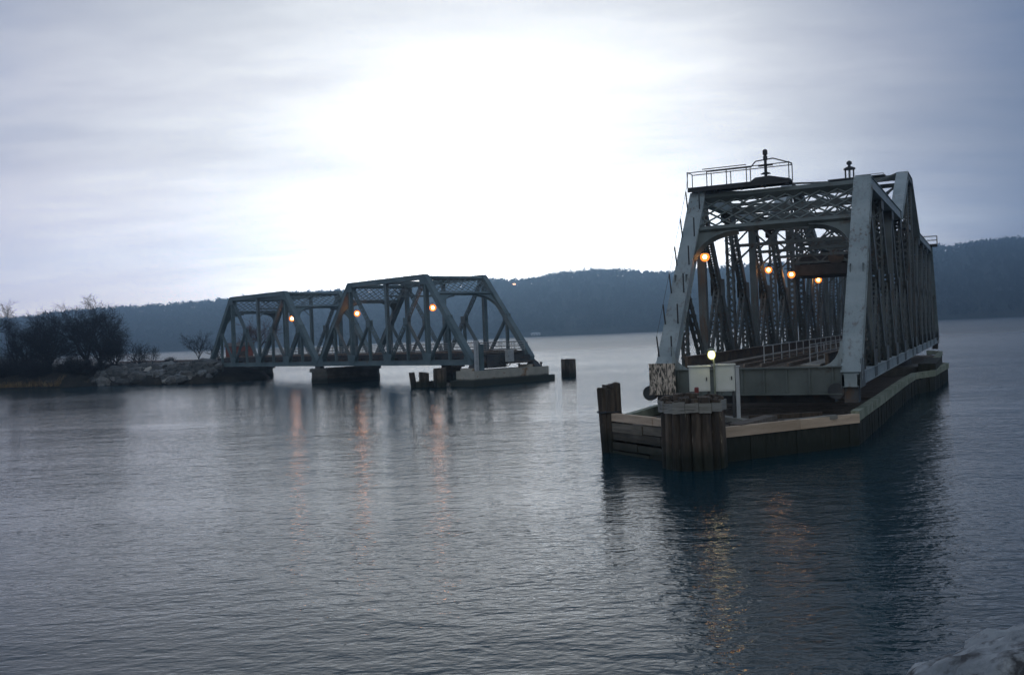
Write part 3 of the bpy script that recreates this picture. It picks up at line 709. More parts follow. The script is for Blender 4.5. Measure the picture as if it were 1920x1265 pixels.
pier('timber_crib', 'dark timber crib in the water behind the nearer truss span', 17.6, 19.4, 10.6, 12.8, 2.3, M['pile'], courses=5)
# railway approach on the bank
em = lroot('railway_track', 88.5, 5.06, 0); tag(em, 'double railway track on its ballast bank left of the bridge end', 'track')
f = MB(); f.prism([(-9.8, -6.5, 1.2), (-9.8, -5.2, 3.45), (-9.8, 5.2, 3.45), (-9.8, 6.5, 1.2)], (1, 0, 0), 46); f.build('ballast', M['ballast'], em)
for y in (-2.31, -.87, .87, 2.31):
    f = MB(); f.box((13, y, 3.72), (45.6, .08, .16)); f.build('track_rail', M['rail'], em)
f = MB()
for i in range(72): f.box((-9.4 + i * .63, 1.6, 3.55), (.25, 2.6, .2)); f.box((-9.4 + i * .63, -1.6, 3.55), (.25, 2.6, .2))
f.build('ties', M['tie'], em)

# timber pile clusters (dolphins)
def pile_cluster(name, loc, piles, label, group=None, mat='pile', band=None, cat='pile cluster'):
    """piles: list of (dx, dy, radius, top z, leanx, leany)"""
    o = empty(name, loc); tag(o, label, cat, group)
    for (dx, dy, r, top, lx, ly) in piles:
        f = MB(); n = 12; b0 = Vector((dx - lx * 1.5, dy - ly * 1.5, -1.5)); t0 = Vector((dx + lx * top, dy + ly * top, top)); K = 7
        ring = []
        for i in range(K):
            c = b0.lerp(t0, i / (K - 1))
            for k in range(n):
                a = 2 * math.pi * k / n; rr = r * (1.05 - .1 * i / (K - 1)) * (1 + .10 * mnoise.noise(Vector((math.cos(a) * 1.5 + dx * 3, math.sin(a) * 1.5 + dy * 3, c.z * .5))))
                zj = 0.10 * mnoise.noise(Vector((dx * 5 + math.cos(a), dy * 5 + math.sin(a), 9))) if i == K - 1 else 0
                f.v.append((c.x + rr * math.cos(a), c.y + rr * math.sin(a), c.z + zj))
        for i in range(K - 1):
            for k in range(n): f.f.append((i * n + k, i * n + (k + 1) % n, (i + 1) * n + (k + 1) % n, (i + 1) * n + k))
        f.f.append(tuple(range((K - 1) * n, K * n))); f.build('pile', M[mat], o)
    if band: band(o)
    return o
def ring_piles(r, n, rp, top, jig, g, center=True, lean=0.0):
    ps = []
    for k in range(n):
        a = 2 * math.pi * k / n + .2; ps.append((r * math.cos(a), r * math.sin(a), rp * g.uniform(.9, 1.08), top + g.uniform(-jig, jig), -lean * math.cos(a) + g.gauss(0, .006), -lean * math.sin(a) + g.gauss(0, .006)))
    if center: ps.append((0, 0, rp * 1.4, top + jig, 0, 0))
    return ps
g7 = random.Random(8)
pile_cluster('pile_cluster', (-12.75, 125.6, 0), [(0, .3, .40, 1.95, -.13, .05), (.7, .2, .40, .8, .02, 0), (1.15, .3, .44, 1.95, -.02, 0), (1.6, .1, .38, 1.8, .03, 0), (2.3, .4, .40, .75, .03, 0)], 'broken ragged old pile stubs in front of the nearer truss span', cat='pile stubs')
pile_cluster('pile_cluster', (-9.35, 125.0, 0), ring_piles(.50, 7, .36, 2.25, .14, g7), 'square-topped dark pile cluster beside the broken stubs')
pile_cluster('pile_cluster', (7.75, 138.2, 0), ring_piles(.72, 9, .36, 2.45, .06, g7), 'dark pile cluster standing alone in the water right of the concrete pier')
# street-lamp style deck lamps
def lamp(name, loc, rz, label, group, arm=0.9, big=1.0, cat='lamp', bulb='bulb'):
    o = empty(name, loc, rz); tag(o, label, cat, group)
    f = MB(); f.tube((0, arm, .55), (0, 0.0, .55), .04, n=6); f.tube((0, 0, .55), (0, 0, .3), .045, n=6); f.build('bracket', M['black'], o)
    f = MB(); f.lathe([(.05, .36), (.14, .34), (.24, .24), (.24, .2), (.05, .2)], n=12); hd = f.build('hood', M['black'], o)
    f = MB(); f.sphere((0, 0, 0), .15 * big, 12, 8); f.build('bulb', M[bulb], hd, True)
    f = MB(); f.sphere((0, 0, 0), .34 * big, 14, 10); f.build('globe', M['globe'], hd, True)  # oversized emissive sphere drawing the glow halo round the lamp
    return o
GL = 'orange lamps on the fixed spans'
for a, lab in ((9.07, 'lit orange lamp on the open end of the nearer truss span'), (27.2, 'lit orange lamp on the nearer truss span, at its end next to the farther span'), (46.0, 'lit orange lamp on the farther truss span')):
    p = Lf(a, 1.05, 10.25); lamp('bridge_lamp', p, L_ROT, lab, GL, 0.8, 1.35, bulb='bulb_bright')

# red shed behind the spans
sh = empty('red_shed', (-56.9, 206, 2.9), R(12)); tag(sh, 'rust-red shed on the bank seen through the farther truss span', 'shed')
f = MB(); f.box((0, 0, 1.6), (5.4, 3.4, 3.2)); f.build('wall', M['shed'], sh)
f = MB(); f.prism([(-2.95, -2.0, 3.15), (2.95, -2.0, 3.15), (2.95, 0, 3.9), (-2.95, 0, 3.9)], (0, 0, 1), .1); f.prism([(-2.95, 2.0, 3.15), (-2.95, 0.01, 3.9), (2.95, 0.01, 3.9), (2.95, 2.0, 3.15)], (0, 0, 1), .1); f.build('roof', M['rust_steel'], sh)
f = MB(); f.box((.8, -1.73, 1.1), (1.3, .06, 2.2)); f.build('door', M['rust_steel'], sh)

# ================================================================== swing span (right)
R_ORG = Vector((17.58, 51.4, 3.19)); R_ROT = R(64.18); W_R = 10.1; H_R = 11.47; S_R = 88.23; T_R = 15.9
Rf = lambda a, b, z: R_ORG + Matrix.Rotation(R_ROT, 3, 'Z') @ Vector((a, b, 0)) + Vector((0, 0, z - R_ORG.z))
def rroot(name, a, b, z): return empty(name, Rf(a, b, z), R_ROT)
def swing():
    root = empty('swing_bridge', R_ORG, R_ROT); tag(root, 'large grey steel swing span turned end-on with a raised centre tower', 'swing bridge')
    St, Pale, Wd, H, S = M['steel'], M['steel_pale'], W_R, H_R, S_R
    base = [9.27, 17.08, 24.9, 32.7, 41.6]; nodes = [0.0] + base + [S - x for x in reversed(base)] + [S]
    TL, TR = 41.6, S - 41.6
    def top(x):
        x = min(x, S - x)
        return H if x <= 32.7 else H + (T_R - H) * (x - 32.7) / (41.6 - 32.7)
    for y in (0.0, Wd):
        V = lambda x, z: Vector((x, y, z))
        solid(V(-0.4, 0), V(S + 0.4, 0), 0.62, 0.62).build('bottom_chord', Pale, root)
        for a, b in ((0, 9.27), (S, S - 9.27)):
            mb = solid(V(a, 0.2), V(b, H + .05), 0.86, 0.70); p0, p1 = V(a, .2), V(b, H + .05); t = (p1 - p0).normalized(); nn = t.cross(Y_AX).normalized()
            if nn.z < 0: nn = -nn
            k = int((p1 - p0).length / .26)
            for i in range(k):
                for yy in (-.43, .43):
                    c = p0 + t * (.13 + i * .26) + Y_AX * yy + nn * .372; mb.tube(c, c + nn * .035, .045, .02, 5)
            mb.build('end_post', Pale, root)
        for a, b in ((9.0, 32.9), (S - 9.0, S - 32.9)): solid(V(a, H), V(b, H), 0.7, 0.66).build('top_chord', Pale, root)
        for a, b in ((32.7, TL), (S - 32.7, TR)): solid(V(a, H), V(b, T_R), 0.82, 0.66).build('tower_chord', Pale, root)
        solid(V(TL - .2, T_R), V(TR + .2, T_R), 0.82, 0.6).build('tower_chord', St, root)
        for i, x in enumerate(nodes[1:-1]):
            tz = top(x)
            if x in (TL, TR): mb = laced(V(x, .3), V(x, tz), .7, .6, 'web', True)
            elif i in (0, 9 - 0, 2, 7): mb = solid(V(x, .3), V(x, tz - .3), .5, .52, False)
            else: mb = laced(V(x, .3), V(x, tz - .3), .5, .5, 'angle')
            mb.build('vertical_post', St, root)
        for half in (0, 1):
            fx = (lambda q: q) if half == 0 else (lambda q: S - q)
            pan = [9.27, 17.08, 24.9, 32.7, 41.6]
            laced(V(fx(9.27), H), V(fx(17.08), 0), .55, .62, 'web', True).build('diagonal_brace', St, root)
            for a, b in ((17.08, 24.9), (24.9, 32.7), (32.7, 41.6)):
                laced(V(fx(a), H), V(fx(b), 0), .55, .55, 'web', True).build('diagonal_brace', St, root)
            m = mid(V(fx(0), 0), V(fx(9.27), H)); subs = [(m, 9.27)]
            for a, b in ((9.27, 17.08), (17.08, 24.9), (24.9, 32.7), (32.7, 41.6)): subs.append((mid(V(fx(a), H), V(fx(b), 0)), a))
            for m, c in subs:
                laced(m, V(fx(c), 0), .44, .42, 'angle').build('sub_brace', St, root)
                laced(m, V(m.x, .3), .42, .40, 'angle').build('hanger', St, root)
                gusset(root, [(m.x - .55, m.z - .6), (m.x + .55, m.z - .6), (m.x + .55, m.z + .55), (m.x - .55, m.z + .55)], y, 0.64, St)
            for c in pan: gusset(root, [(fx(c) - .8, -.3), (fx(c) + .8, -.3), (fx(c) + .95, 1.3), (fx(c) - .95, 1.3)], y, .6, St)
            for c in pan[:4]: gusset(root, [(fx(c) - .8, H - 1.0), (fx(c) + .8, H - 1.0), (fx(c) + .8, H - .3), (fx(c) - .8, H - .3)], y, .66, St)
            e = 1 if half == 0 else -1
            gusset(root, [(fx(0) - e * .5, -.4), (fx(0) + e * 1.9, -.4), (fx(0) + e * 1.5, 1.1), (fx(0) + e * .15, 1.1)], y, .9, St)
        # X in the tower panel
        for a, b in (((TL, 1.0), (TR, H)), ((TR, 1.0), (TL, H))): laced(V(*a), V(*b), .4, .4, 'angle').build('diagonal_brace', St, root)
        solid(V(TL, H), V(TR, H), .5, .5, False).build('tower_strut', St, root)
    portal(root, 0, 9.27, H, 0, Wd, M['steel_mid'], .79, .25, .17); portal(root, S, S - 9.27, H, 0, Wd, St, .79, .25, .17)
    for x in nodes[2:5] + [S - q for q in nodes[2:5]]: sway(root, x, 0, Wd, top(x) - .2, 2.5, St)
    for x in (TL, TR):
        sway(root, x, 0, Wd, T_R - .1, 3.2, St, 'tower_frame')
        sway(root, x, 0, Wd, H - .6, 2.2, St, 'tower_frame')
    mb = MB(); tops = nodes[1:-1]
    for a, b in zip(tops[:-1], tops[1:]):
        za, zb = top(a) + .12, top(b) + .12
        mb.bar((a, .3, za), (b, Wd - .3, zb), .22, .16); mb.bar((a, Wd - .3, za + .17), (b, .3, zb + .17), .22, .16)
    for x in tops: mb.bar((x, .3, top(x) - .15), (x, Wd - .3, top(x) - .15), .3, .34)
    mb.build('top_laterals', St, root)
    # machinery floor half-way up the centre tower
    f = MB(); f.box((S / 2, Wd / 2, 7.55), (7.6, Wd - 1.0, .28)); f.box((S / 2, Wd / 2, 8.6), (4.4, Wd - 1.6, 1.8))
    for x in (TL - 1, TR + 1): f.box((x, Wd / 2, 7.9), (.25, Wd - 1.0, 1.0))
    f.build('machinery_platform', M['black'], root)
    for yy in (2.4, 6.0):
        f = MB(); f.tube((S / 2 - 2.8, yy, 9.0), (S / 2 - 2.2, yy, 9.0), .7, n=16); f.build('gear_wheel', M['rust_steel'], root)
    # floor
    for i, x in enumerate([0.0, 4.63] + base[:1] + [13.2] + base[1:2] + [21, 24.9, 28.8, 32.7, 37.2, 41.6, 46.63, 51, 55.5, 59.4, 63.3, 67.2, 71.15, 75, 78.96, 83.6, S]):
        f = MB()
        if x in (0.0, S):
            e = -.18 if x == 0 else .18; f.box((x + e, Wd / 2, 0.0), (.06, Wd - .9, 1.44))
            for z in (-.7, .72): f.box((x + e, Wd / 2, z), (.42, Wd - .9, .06))
            for k in range(8): f.box((x + e * 1.35, .9 + k * (Wd - 1.8) / 7, 0), (.12, .09, 1.34))
            f.build('end_floor_beam', M['steel_mid'], root)
        else:
            f.box((x, Wd / 2, .0), (.34, Wd - .8, 1.3)); f.build('floor_beam', M['steel_dark'], root)
    for y in (1.25, Wd - 1.25):
        f = MB(); f.box((S / 2, y, .9), (S - .6, .16, 1.0)); f.box((S / 2, y, 1.42), (S - .6, .42, .05)); f.build('stringer_girder', M['rust_steel'], root)
    dk = MB(); n = int(S / .62)
    for i in range(n): dk.box(((i + .5) * S / n, Wd / 2, .66), (.27, Wd - 2.9, .2))
    dk.build('deck_ties', M['tie'], root)
    f = MB(); f.box((S / 2, Wd - 2.1, .8), (S - .4, 1.0, .08)); f.box((S / 2, 2.1, .8), (S - .4, 1.0, .08)); f.build('deck_walkway', M['greyplank'], root)
    for y in (3.25, 4.69, 5.6, 7.04):
        f = MB(); f.box((S / 2, y, .86), (S - .3, .09, .17)); f.build('track_rail', M['rail'], root)
    for y in (4.9, 2.4):
        rl = MB(); railing(rl, [(2.2, y, .8), (S - 2.5, y, .8)], 1.05, (.5, 1.0), 2.6, .035); rl.build('railing', M['pipe'], root)
    # drum below the centre and end lift gear
    f = MB(); f.lathe([(5.0, -1.5), (5.0, -.5), (4.6, -.45), (4.6, -.4)], (S / 2, Wd / 2, 0), 40); f.build('turntable_drum', M['steel_dark'], root)
    for y in (0, Wd):
        for x, e in ((0, 1), (S, -1)):
            f = MB(); f.prism([(x - e * .3, y - .35, -1.15), (x + e * .8, y - .35, -1.15), (x + e * .55, y - .35, -.36), (x - e * .15, y - .35, -.36)], (0, 1, 0), .7)
            f.tube((x - e * .35, y + .75, -.55), (x - e * .05, y + .75, -.55), .42, n=14); f.build('end_lift_wheel', M['steel_dark'], root)
    f = MB(); f.box((1.6, Wd / 2, -1.0), (1.2, Wd - 2, .5)); f.box((6, 2.6, -.85), (9, .4, .6)); f.box((6, Wd - 2.6, -.85), (9, .4, .6)); f.build('end_lift_beam', M['steel_dark'], root)
    # catwalk on the portal tops: the near one on the left half, the far one on the right
    for xa, y0, y1, mast, fl in ((9.27, Wd * .42, Wd + .55, 5.75, 1), (S - 9.27, -1.1, 3.6, None, -1)):
        f = MB(); f.box((xa - .1, (y0 + y1) / 2, H + .52), (1.3, y1 - y0, .12)); f.box((xa - .7, (y0 + y1) / 2, H + .40), (.1, y1 - y0, .22)); f.box((xa + .5, (y0 + y1) / 2, H + .40), (.1, y1 - y0, .22))
        for k in range(5): f.box((xa - .1, y0 + .3 + k * (y1 - y0 - .6) / 4, H + .36), (1.2, .12, .2))
        f.build('catwalk', M['black'], root)
        rl = MB(); z0 = H + .58
        for xx in (xa - .7, xa + .5):
            if mast:
                railing(rl, [(xx, y1, z0), (xx, mast + 1.1, z0)], 1.0, (.96,), 1.5, .032)
                rl.tube((xx, mast + 1.1, z0 + .96), (xx, y0, z0 + .96), .032, n=5); rl.tube((xx, y0, z0), (xx, y0, z0 + 1.0), .032, n=5)
                pts = [(mast + 1.1, 1.05), (mast + .75, 1.42), (mast - .35, 1.5), (y0, 1.06)]
                if xx > xa:
                  for (ya, za), (yb, zb) in zip(pts[:-1], pts[1:]): rl.bar((xx, ya, z0 + za), (xx, yb, z0 + zb), .06, .07)
                rl.tube((xx, y1 - 1.0, z0 + 1.09), (xx, mast + 1.1, z0 + 1.09), .032, n=5)
            else: railing(rl, [(xx, y0, z0), (xx, y1, z0)], 1.0, (.5, 1.0), 1.5, .032)
        for yy in (y0, y1): rl.tube((xa - .7, yy, z0 + 1.0), (xa + .5, yy, z0 + 1.0), .032, n=5)
        rl.build('catwalk_railing', M['black'], root)
    # stair rail stanchions with a sagging cable along the left end post
    rl = MB(); tp = [.09, .25, .41, .56, .72, .88]
    d = Vector((9.27, 0, H)).normalized(); nrm = Vector((-d.z, 0, d.x))
    for yy in (Wd + .40, Wd - .36):
        prev = None
        for t in tp:
            q = Vector((9.27 * t, yy, .2 + H * t)) + nrm * .4; e = q + Vector((-.12, .06 if yy > Wd else -.03, 1.15)); rl.tube(q, e, .045, n=5)
            if prev is not None and yy > Wd: rl.tube(prev, e, .012, n=4)
            prev = e
        if yy > Wd: rl.tube(prev, (8.6, Wd + .5, H + 1.5), .012, n=4)
    rl.build('post_handrail', M['black'], root)
    # mottled marker plate at the foot of the left end post
    f = MB(); f.box((-.62, Wd - .1, .25), (.06, 1.5, 1.65)); f.box((-.62, Wd - .1, 1.1), (.09, 1.56, .05)); f.box((-.62, Wd - .1, -.6), (.09, 1.56, .05)); f.build('marker_plate', M['hazard'], root)
    for yy, e in ((.43, 1), (Wd - .43, -1)):
        f = MB(); pts = [(yy, .7), (yy + e * 1.15, .74)] + [(yy + e * (1.15 - 1.05 * math.sin(math.pi / 2 * k / 6)), .74 + 1.3 * (1 - math.cos(math.pi / 2 * k / 6))) for k in range(1, 7)] + [(yy, 2.04)]
        f.prism([(.25, a, b) for a, b in pts], (.06, 0, 0), 1); f.build('foot_knee', Pale, root)
    # small railing on top of the centre tower
    rl = MB(); railing(rl, [(TR - .4, 4.2, T_R + .3), (TR - .4, 2.0, T_R + .3)], .75, (1.0,), 2.4, .03); rl.build('tower_railing', M['black'], root)
    f = MB(); f.box((S / 2, 4.0, T_R + .28), (4.6, 5.0, .1)); f.build('tower_walkway', M['steel_dark'], root)
swing()

# things standing on or fixed to the swing span
nm = rroot('navigation_mast', 9.1, 5.75, R_ORG.z + H_R + .58); nm.scale = (.8, .8, .74); tag(nm, 'black signal mast with stacked lamp heads on the portal catwalk', 'signal mast')
f = MB(); f.tube((0, 0, 0), (0, 0, 2.0), .13, .11, 8); f.lathe([(.42, .62), (.30, .70), (.12, .78)], n=10); f.build('pole', M['black'], nm)
f = MB(); f.prism([(0.25, -1.9, 0), (0.25, 1.3, 0), (0.25, .8, .36), (0.25, -.3, .42)], (-.5, 0, 0), 1); f.build('roof_plate', M['black'], nm)
f = MB(); f.lathe([(.12, 1.75), (.17, 1.82), (.17, 2.1), (.12, 2.16), (.12, 2.2), (.19, 2.26), (.19, 2.6), (.11, 2.68), (.04, 2.72)], n=10); f.build('lamp_head', M['black'], nm)
f = MB(); f.box((0, .0, 1.35), (.3, 1.1, .12)); f.build('cross_arm', M['black'], nm)

ln = rroot('tower_lantern', 43.6, 4.75, R_ORG.z + T_R + .33); tag(ln, 'open round lantern with ball finial on top of the centre tower', 'lantern')
f = MB()
for k in range(6):
    a = k * math.pi / 3; f.tube((.42 * math.cos(a), .42 * math.sin(a), 0), (.42 * math.cos(a), .42 * math.sin(a), 1.0), .05, n=5)
f.build('frame', M['black'], ln)
f = MB(); f.lathe([(.5, 0), (.5, .1), (.3, .12)], n=14); f.build('base', M['black'], ln)
f = MB(); f.lathe([(.55, 1.0), (.52, 1.12), (.25, 1.25), (.12, 1.3), (.12, 1.42), (.24, 1.5), (.24, 1.7), (.08, 1.82)], n=14); f.build('cap', M['black'], ln)
f = MB(); f.lathe([(.05, .12), (.09, .3), (.09, .6), (.05, .8)], n=8); f.build('lens', M['cabinet_grey'], ln)

GS = 'orange lamps inside the swing span'
for a, lab in ((7.0, 'lit orange lamp behind the left end post of the swing span'), (26.8, 'lit orange lamp second from the left inside the swing span'), (37.0, 'lit orange lamp in front of the centre tower of the swing span'), (52.6, 'lit orange lamp farthest back inside the swing span')):
    lamp('bridge_lamp', Rf(a, 9.3, 10.62), R_ROT, lab, GS, .6, .85 if a < 30 else 1.0)

# ------------------------------------------------------------------ timber fender under the swing span
def fender():
    root = empty('timber_fender', (0, 0, 0)); tag(root, 'long timber fender pier with pointed nose under the swing span', 'fender pier')
    P = lambda a, b: Rf(a, b, 0).to_2d()
    nose_l, nose, corner = P(-5.9, 11.3), P(-10.3, 5.6), P(-1.84, -.48)
    right = [corner, P(8, -.62), P(25.6, -.75), P(33.7, -.95), P(37.4, -2.2), P(51.4, -2.8), P(55, -1.2), P(88, -.8), P(92, 1)]
    left = [nose_l, P(8, 11.6), P(33.7, 11.4), P(37.4, 12.6), P(51.4, 12.8), P(55, 11.4), P(88, 10.8), P(92, 9)]
    def wall(p, q, z0, z1, th, m, nm, inset=0.0, par=root, mb=None):
        p, q = Vector((p[0], p[1], 0)), Vector((q[0], q[1], 0)); d = (q - p).normalized(); n = Vector((d.y, -d.x, 0))
        own = mb is None; mb = mb or MB(); c = (z0 + z1) / 2; o = n * (-th / 2 - inset)
        mb.beam(p + o + Vector((0, 0, c)), q + o + Vector((0, 0, c)), n, th, (0, 0, 1), z1 - z0)
        return mb.build(nm, m, par) if own else None
    # left face of the nose: separate horizontal planks with gaps
    a, b = Vector(nose_l), Vector(nose)
    zz = [(1.62, 2.0, 'newplank'), (1.12, 1.56, 'plank'), (.66, 1.06, 'plank'), (.24, .60, 'plank'), (-.5, .17, 'plank')]
    for i, (z0, z1, m) in enumerate(zz):
        sp_ = (.55, .42, .63, .36, .5)[i]
        for t0, t1 in ((0, sp_ - .004), (sp_ + .004, .98)):
            e = rnd.uniform(-.045, .03); wall(a.lerp(b, t0), a.lerp(b, t1), z0 + e, z1 + e + rnd.uniform(-.03, .02), .28, M[m], 'plank', rnd.uniform(-.06, .05))
    for t in (.14, .5, .86):
        q = a.lerp(b, t) + (Vector((a - b)).orthogonal().normalized()) * -.5
        mb = MB(); mb.box((q.x, q.y, .3), (.34, .34, 3.0), R(20)); mb.build('back_post', M['pile'], root)
    q = a.lerp(b, .90); mb = MB(); mb.box((q.x + .0, q.y - .25, .15), (.32, .32, 1.4), R(20)); mb.build('waling_block', M['plank'], root)
    # right face of the nose: close sheeting under a bright tan board
    c0, c1 = Vector(nose).lerp(Vector(corner), .10), Vector(corner)
    L = (c1 - c0).length; n = int(L / .32)
    mb = MB()
    for i in range(n):
        p, q = c0.lerp(c1, i / n), c0.lerp(c1, (i + .985) / n); wall(p, q, -1.5, 1.12 + rnd.uniform(-.02, .02), .24, None, None, rnd.uniform(0, .05), mb=mb)
    mb.build('sheeting', M['sheeting'], root)
    cm = c0.lerp(c1, .57)
    wall(c0, c0.lerp(c1, .565), 1.15, 1.62, .32, M['newplank'], 'cap_board', -.10); wall(cm, c1, 1.15, 1.60, .32, M['newplank'], 'cap_board', -.08)
    # side sheeting and mossy kerb
    for side, sgn in ((right, 1), (left, -1)):
        mb = MB(); kb = MB()
        for p, q in zip(side[:-1], side[1:]):
            p, q = (Vector(p), Vector(q)) if sgn > 0 else (Vector(q), Vector(p))
            L = (q - p).length; n = max(2, int(L / .5))
            for i in range(n): wall(p.lerp(q, i / n), p.lerp(q, (i + .95) / n), -1.5, 1.18 + rnd.uniform(-.05, .05), .24, None, None, rnd.uniform(0, .06), mb=mb)
            wall(p, q, 1.24, 1.74, .42, None, None, -.06, mb=kb)
        mb.build('sheeting', M['sheeting'], root); kb.build('kerb', M['mosskerb'], root)
    # deck: planks laid over the top
    mb = MB(); poly = [tuple(nose)] + [tuple(p) for p in right] + [tuple(p) for p in reversed(left)]
    cx = sum(p[0] for p in poly) / len(poly); cy = sum(p[1] for p in poly) / len(poly)
    inner = [(p[0] + (cx - p[0]) * .02, p[1] + (cy - p[1]) * .02, 1.02) for p in poly]
    mb.prism(inner, (0, 0, 1), .16); mb.build('deck', M['tie'], root)
    mb = MB(); g = random.Random(3)
    for i in range(46):
        aa = -7 + i * .56
        b0, b1 = (5.6 - (aa + 10.3) * .70, 5.6 + (aa + 10.3) * 1.25) if aa < -5.9 else ((5.6 - (aa + 10.3) * .70 if aa < -1.9 else -.1), 11.1)
        if g.random() < .16: continue
        p, q = Rf(aa, b0 + .5, 1.24 + g.uniform(-.02, .05)), Rf(aa + g.uniform(-.06, .06), b1 - .5, 1.24 + g.uniform(-.02, .05)); mb.bar(p, q, .46, .09)
    mb.build('deck_plank', M['tie'], root)
    # centre pivot pier
    mb = MB(); c = Rf(44.1, 5.05, 0); mb.lathe([(6.4, -1.5), (6.4, 1.9), (5.6, 2.0)], (c.x, c.y, 0), 36); mb.build('pivot_pier', M['stone'], root)
    c = Rf(44.5, -1.6, 0); mb = MB(); mb.box((c.x, c.y, 1.75), (13, 1.4, 1.1), R_ROT); mb.build('timber_walkway', M['sheeting'], root)
    # loose timbers lying on the deck
    return root
fender()
tl = [((-6.2, 3.2), (-2.6, 7.0), 1.42, .42, .3, 'greyplank', 'pale weathered timber lying across the fender deck below the cabinets'), ((-7.9, 4.3), (-4.6, 3.3), 1.48, .7, .34, 'tie', 'broad brown baulk lying behind the tan fender board'), ((-4.9, 2.6), (-3.2, .4), 1.44, .26, .2, 'greyplank', 'thin grey beam lying slantwise on the fender deck'), ((-3.6, 4.6), (-2.4, 1.2), 1.50, .3, .24, 'pile', 'dark beam lying under the end of the swing span')]
for i, (p, q, z, a, b, m, lab) in enumerate(tl):
    mb = MB(); p3, q3 = Rf(p[0], p[1], z + .02 * i), Rf(q[0], q[1], z + .14); c = (p3 + q3) / 2; mb.bar(p3 - c, q3 - c, a, b); o = mb.build('loose_timber', M[m]); o.location = c; tag(o, lab, 'timber', 'loose timbers on the fender deck')

# nose pile clusters
pc = Rf(-10.45, 5.6, 0); g5 = random.Random(21)
def big_band(o):
    f = MB(); n = 16; r = 1.46                               # short weathered boards spiked round the piles
    for k in range(n):
        a0, a1 = 2 * math.pi * (k + .02) / n, 2 * math.pi * (k + .98) / n; z0, z1 = 2.55 + g5.uniform(-.05, .05), 2.99 + g5.uniform(-.06, .05); q = r + g5.uniform(-.02, .03); tl_ = g5.uniform(-.03, .03)
        f.add([(u * math.cos(a), u * math.sin(a), z + (tl_ if a == a0 else -tl_)) for u in (q, q + .07) for a in (a0, a1) for z in (z0, z1)], [(0, 2, 3, 1), (4, 5, 7, 6), (0, 4, 6, 2), (1, 3, 7, 5), (0, 1, 5, 4), (2, 6, 7, 3)])
    f.build('binding_band', M['greyplank'], o)
ps = ring_piles(1.22, 17, .235, 3.12, .14, g5, False, .004) + ring_piles(.68, 10, .24, 3.18, .14, g5, True)
pile_cluster('pile_cluster', (pc.x, pc.y, 0), ps, 'big round cluster of brown piles bound by a grey band at the fender nose', band=big_band)
pl = Rf(-5.6, 11.3, 0)
def small_band(o):
    f = MB(); f.lathe([(.60, 2.02), (.62, 2.04), (.62, 2.10), (.60, 2.12)], (-.1, 0, 0), 16); f.build('binding_wire', M['black'], o)
pile_cluster('pile_cluster', (pl.x, pl.y, 0), [(-.26, -.1, .30, 3.32, -.05, 0), (.28, -.05, .30, 3.55, .0, 0), (0, .35, .28, 3.45, -.03, 0), (.02, -.3, .26, 3.25, -.02, 0)], 'slanting pile group at the left corner of the fender', band=small_band)
rl_ = empty('red_lantern', (8.42, 45.6, 3.14)); rl_.scale = (.7, .7, .7); tag(rl_, 'small red lantern standing on top of the big pile cluster', 'lantern')
f = MB(); f.lathe([(.10, 0), (.06, .05), (.06, .12)], n=10); f.build('base', M['black'], rl_)
f = MB(); f.lathe([(.12, .12), (.15, .16), (.15, .46), (.10, .52)], n=12); f.build('body', M['redpaint'], rl_)

# control cabinets on legs with lamp post
def cabinet(loc, w, h, label, mat):
    o = empty('control_cabinet', loc, R(-8)); tag(o, label, 'cabinet', 'pale cabinets behind the pile cluster')
    zb = loc[2]
    f = MB(); f.box((0, 0, h / 2), (w, .5, h)); f.build('body', mat, o)
    f = MB(); f.box((0, -.02, h + .03), (w + .12, .66, .06)); f.build('lid', mat, o)
    f = MB(); f.box((0, -.265, h / 2), (w - .14, .03, h - .14)); dr = f.build('door', mat, o)
    f = MB(); f.box((w * .33, -.30, h * .5), (.05, .04, .18)); f.build('handle', M['black'], dr)
    for s in (-1, 1):
        f = MB(); f.box((s * (w / 2 - .08), 0, -(zb - 1.2) / 2 - .004), (.1, .3, zb - 1.2)); f.build('leg', M['steel_dark'], o)
cabinet((9.42, 50.1, 3.02), 1.02, 1.24, 'pale greenish cabinet on the left, right behind the red lantern', M['cabinet'])
cabinet((10.63, 49.8, 3.0), .98, 1.30, 'pale cabinet on the right, between the lamp post and the white post', M['cabinet'])
wp = empty('white_post', (11.22, 49.6, 1.2)); tag(wp, 'slim pale post standing right of the pale cabinets', 'post')
f = MB(); f.box((0, 0, 1.5), (.19, .16, 3.0)); f.build('post', M['cabinet_grey'], wp)
f = MB(); f.box((0, 0, 3.03), (.28, .24, .06)); f.box((-.25, .02, 2.8), (.4, .08, .1)); f.build('cap', M['cabinet_grey'], wp)
lp = empty('lamp_post', (10.06, 49.45, 1.2)); tag(lp, 'green lamp post with lit yellowish lamp between the pale cabinets', 'lamp post')
f = MB(); f.tube((0, 0, 0), (0, 0, 3.55), .05, n=8); f.tube((0, 0, 3.55), (-.1, -.05, 3.75), .04, n=6); f.build('pole', M['mosskerb'], lp)
f = MB(); f.lathe([(.08, 3.98), (.2, 3.93), (.22, 3.86), (.05, 3.86)], (-.12, -.05, 0), 12); f.build('hood', M['mosskerb'], lp)
f = MB(); f.sphere((-.12, -.05, 3.66), .15, 12, 8, 1.25); f.build('bulb', M['bulb_y'], lp, True)
f = MB(); f.sphere((-.12, -.05, 3.66), .21, 12, 8, 1.2); f.build('globe', M['globe_y'], lp, True)

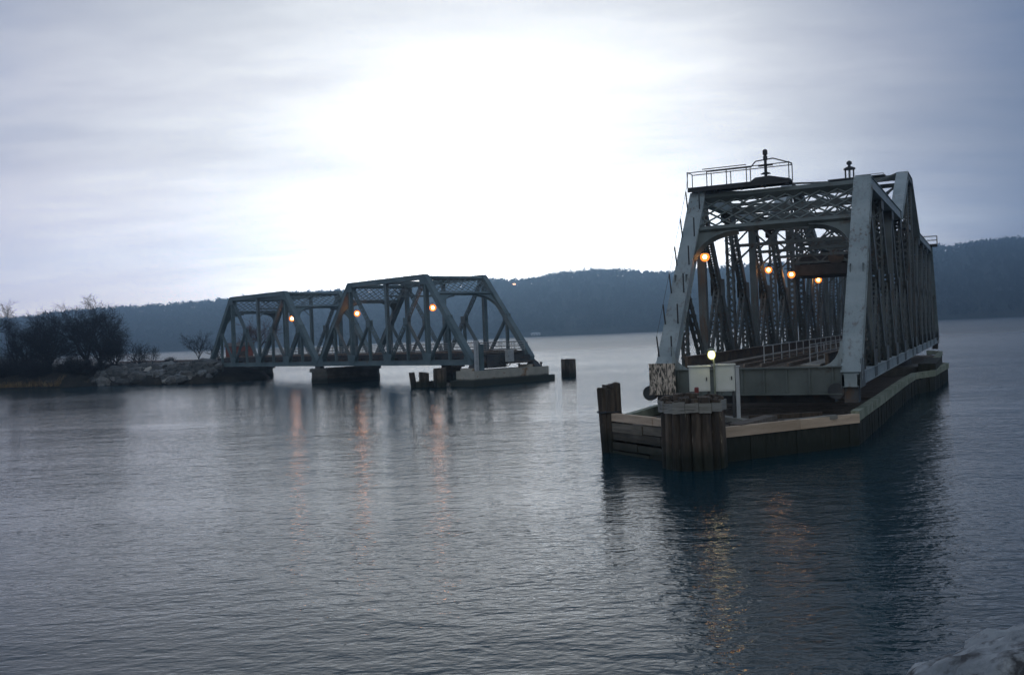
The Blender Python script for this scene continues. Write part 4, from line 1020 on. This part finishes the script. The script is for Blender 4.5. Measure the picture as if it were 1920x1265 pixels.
# far shore: white boathouse at the water's edge and the house with a lit window on the ridge
bh = empty('white_boathouse', (43, 1784, 0)); tag(bh, 'low white building at the water line of the far shore', 'building')
f = MB(); f.box((0, 0, 3.6), (17, 8, 3.2)); wl = f.build('wall', M['white'], bh)
f = MB(); f.prism([(-9.5, -5, 5.2), (9.5, -5, 5.2), (7, 0, 7.2), (-7, 0, 7.2)], (0, 0, 1), .3); f.prism([(-9.5, 5, 5.2), (-7, 0.02, 7.2), (7, 0.02, 7.2), (9.5, 5, 5.2)], (0, 0, 1), .3); f.build('roof', M['white'], bh)
f = MB(); f.box((0, 0, .9), (26, 11, 2.2)); f.build('quay', M['stone'], bh)
for x in (-5, 0, 5):
    f = MB(); f.box((x, -4.05, 3.6), (1.6, .1, 1.4)); f.build('window', M['darkglass'], wl)
hz_ = ridge(8) - 13
hs = empty('hill_house', (9, 2060, hz_ - 6)); tag(hs, 'house on the far ridge with a lit orange window', 'house')
f = MB(); f.box((0, 0, 7), (14, 9, 14)); f.build('wall', M['stone'], hs)
f = MB(); f.prism([(-8, -5, 14), (8, -5, 14), (8, 0, 17), (-8, 0, 17)], (0, 0, 1), .3); f.prism([(-8, 5, 14), (-8, .02, 17), (8, .02, 17), (8, 5, 14)], (0, 0, 1), .3); f.build('roof', M['steel_dark'], hs)
f = MB(); f.box((0, -4.6, 9.5), (6.0, .2, 3.0)); f.build('window', M['housewindow'], hs)

# ------------------------------------------------------------------ haze over the river
if HAZE_DENSITY > 0:
    hb = MB(); hb.box((0, 1160, 125), (5320, 2820, 260)); m = bpy.data.materials.new('river_haze'); m.use_nodes = True
    t = m.node_tree; t.nodes.clear(); out = N(t, 'ShaderNodeOutputMaterial'); v = N(t, 'ShaderNodeVolumePrincipled')
    v.inputs['Color'].default_value = (0.42, 0.68, 1.0, 1); v.inputs['Density'].default_value = HAZE_DENSITY; v.inputs['Anisotropy'].default_value = 0.8
    t.links.new(v.outputs[0], out.inputs['Volume'])
    tag(hb.build('haze', m), 'thin evening haze over the river', 'haze', kind='stuff')
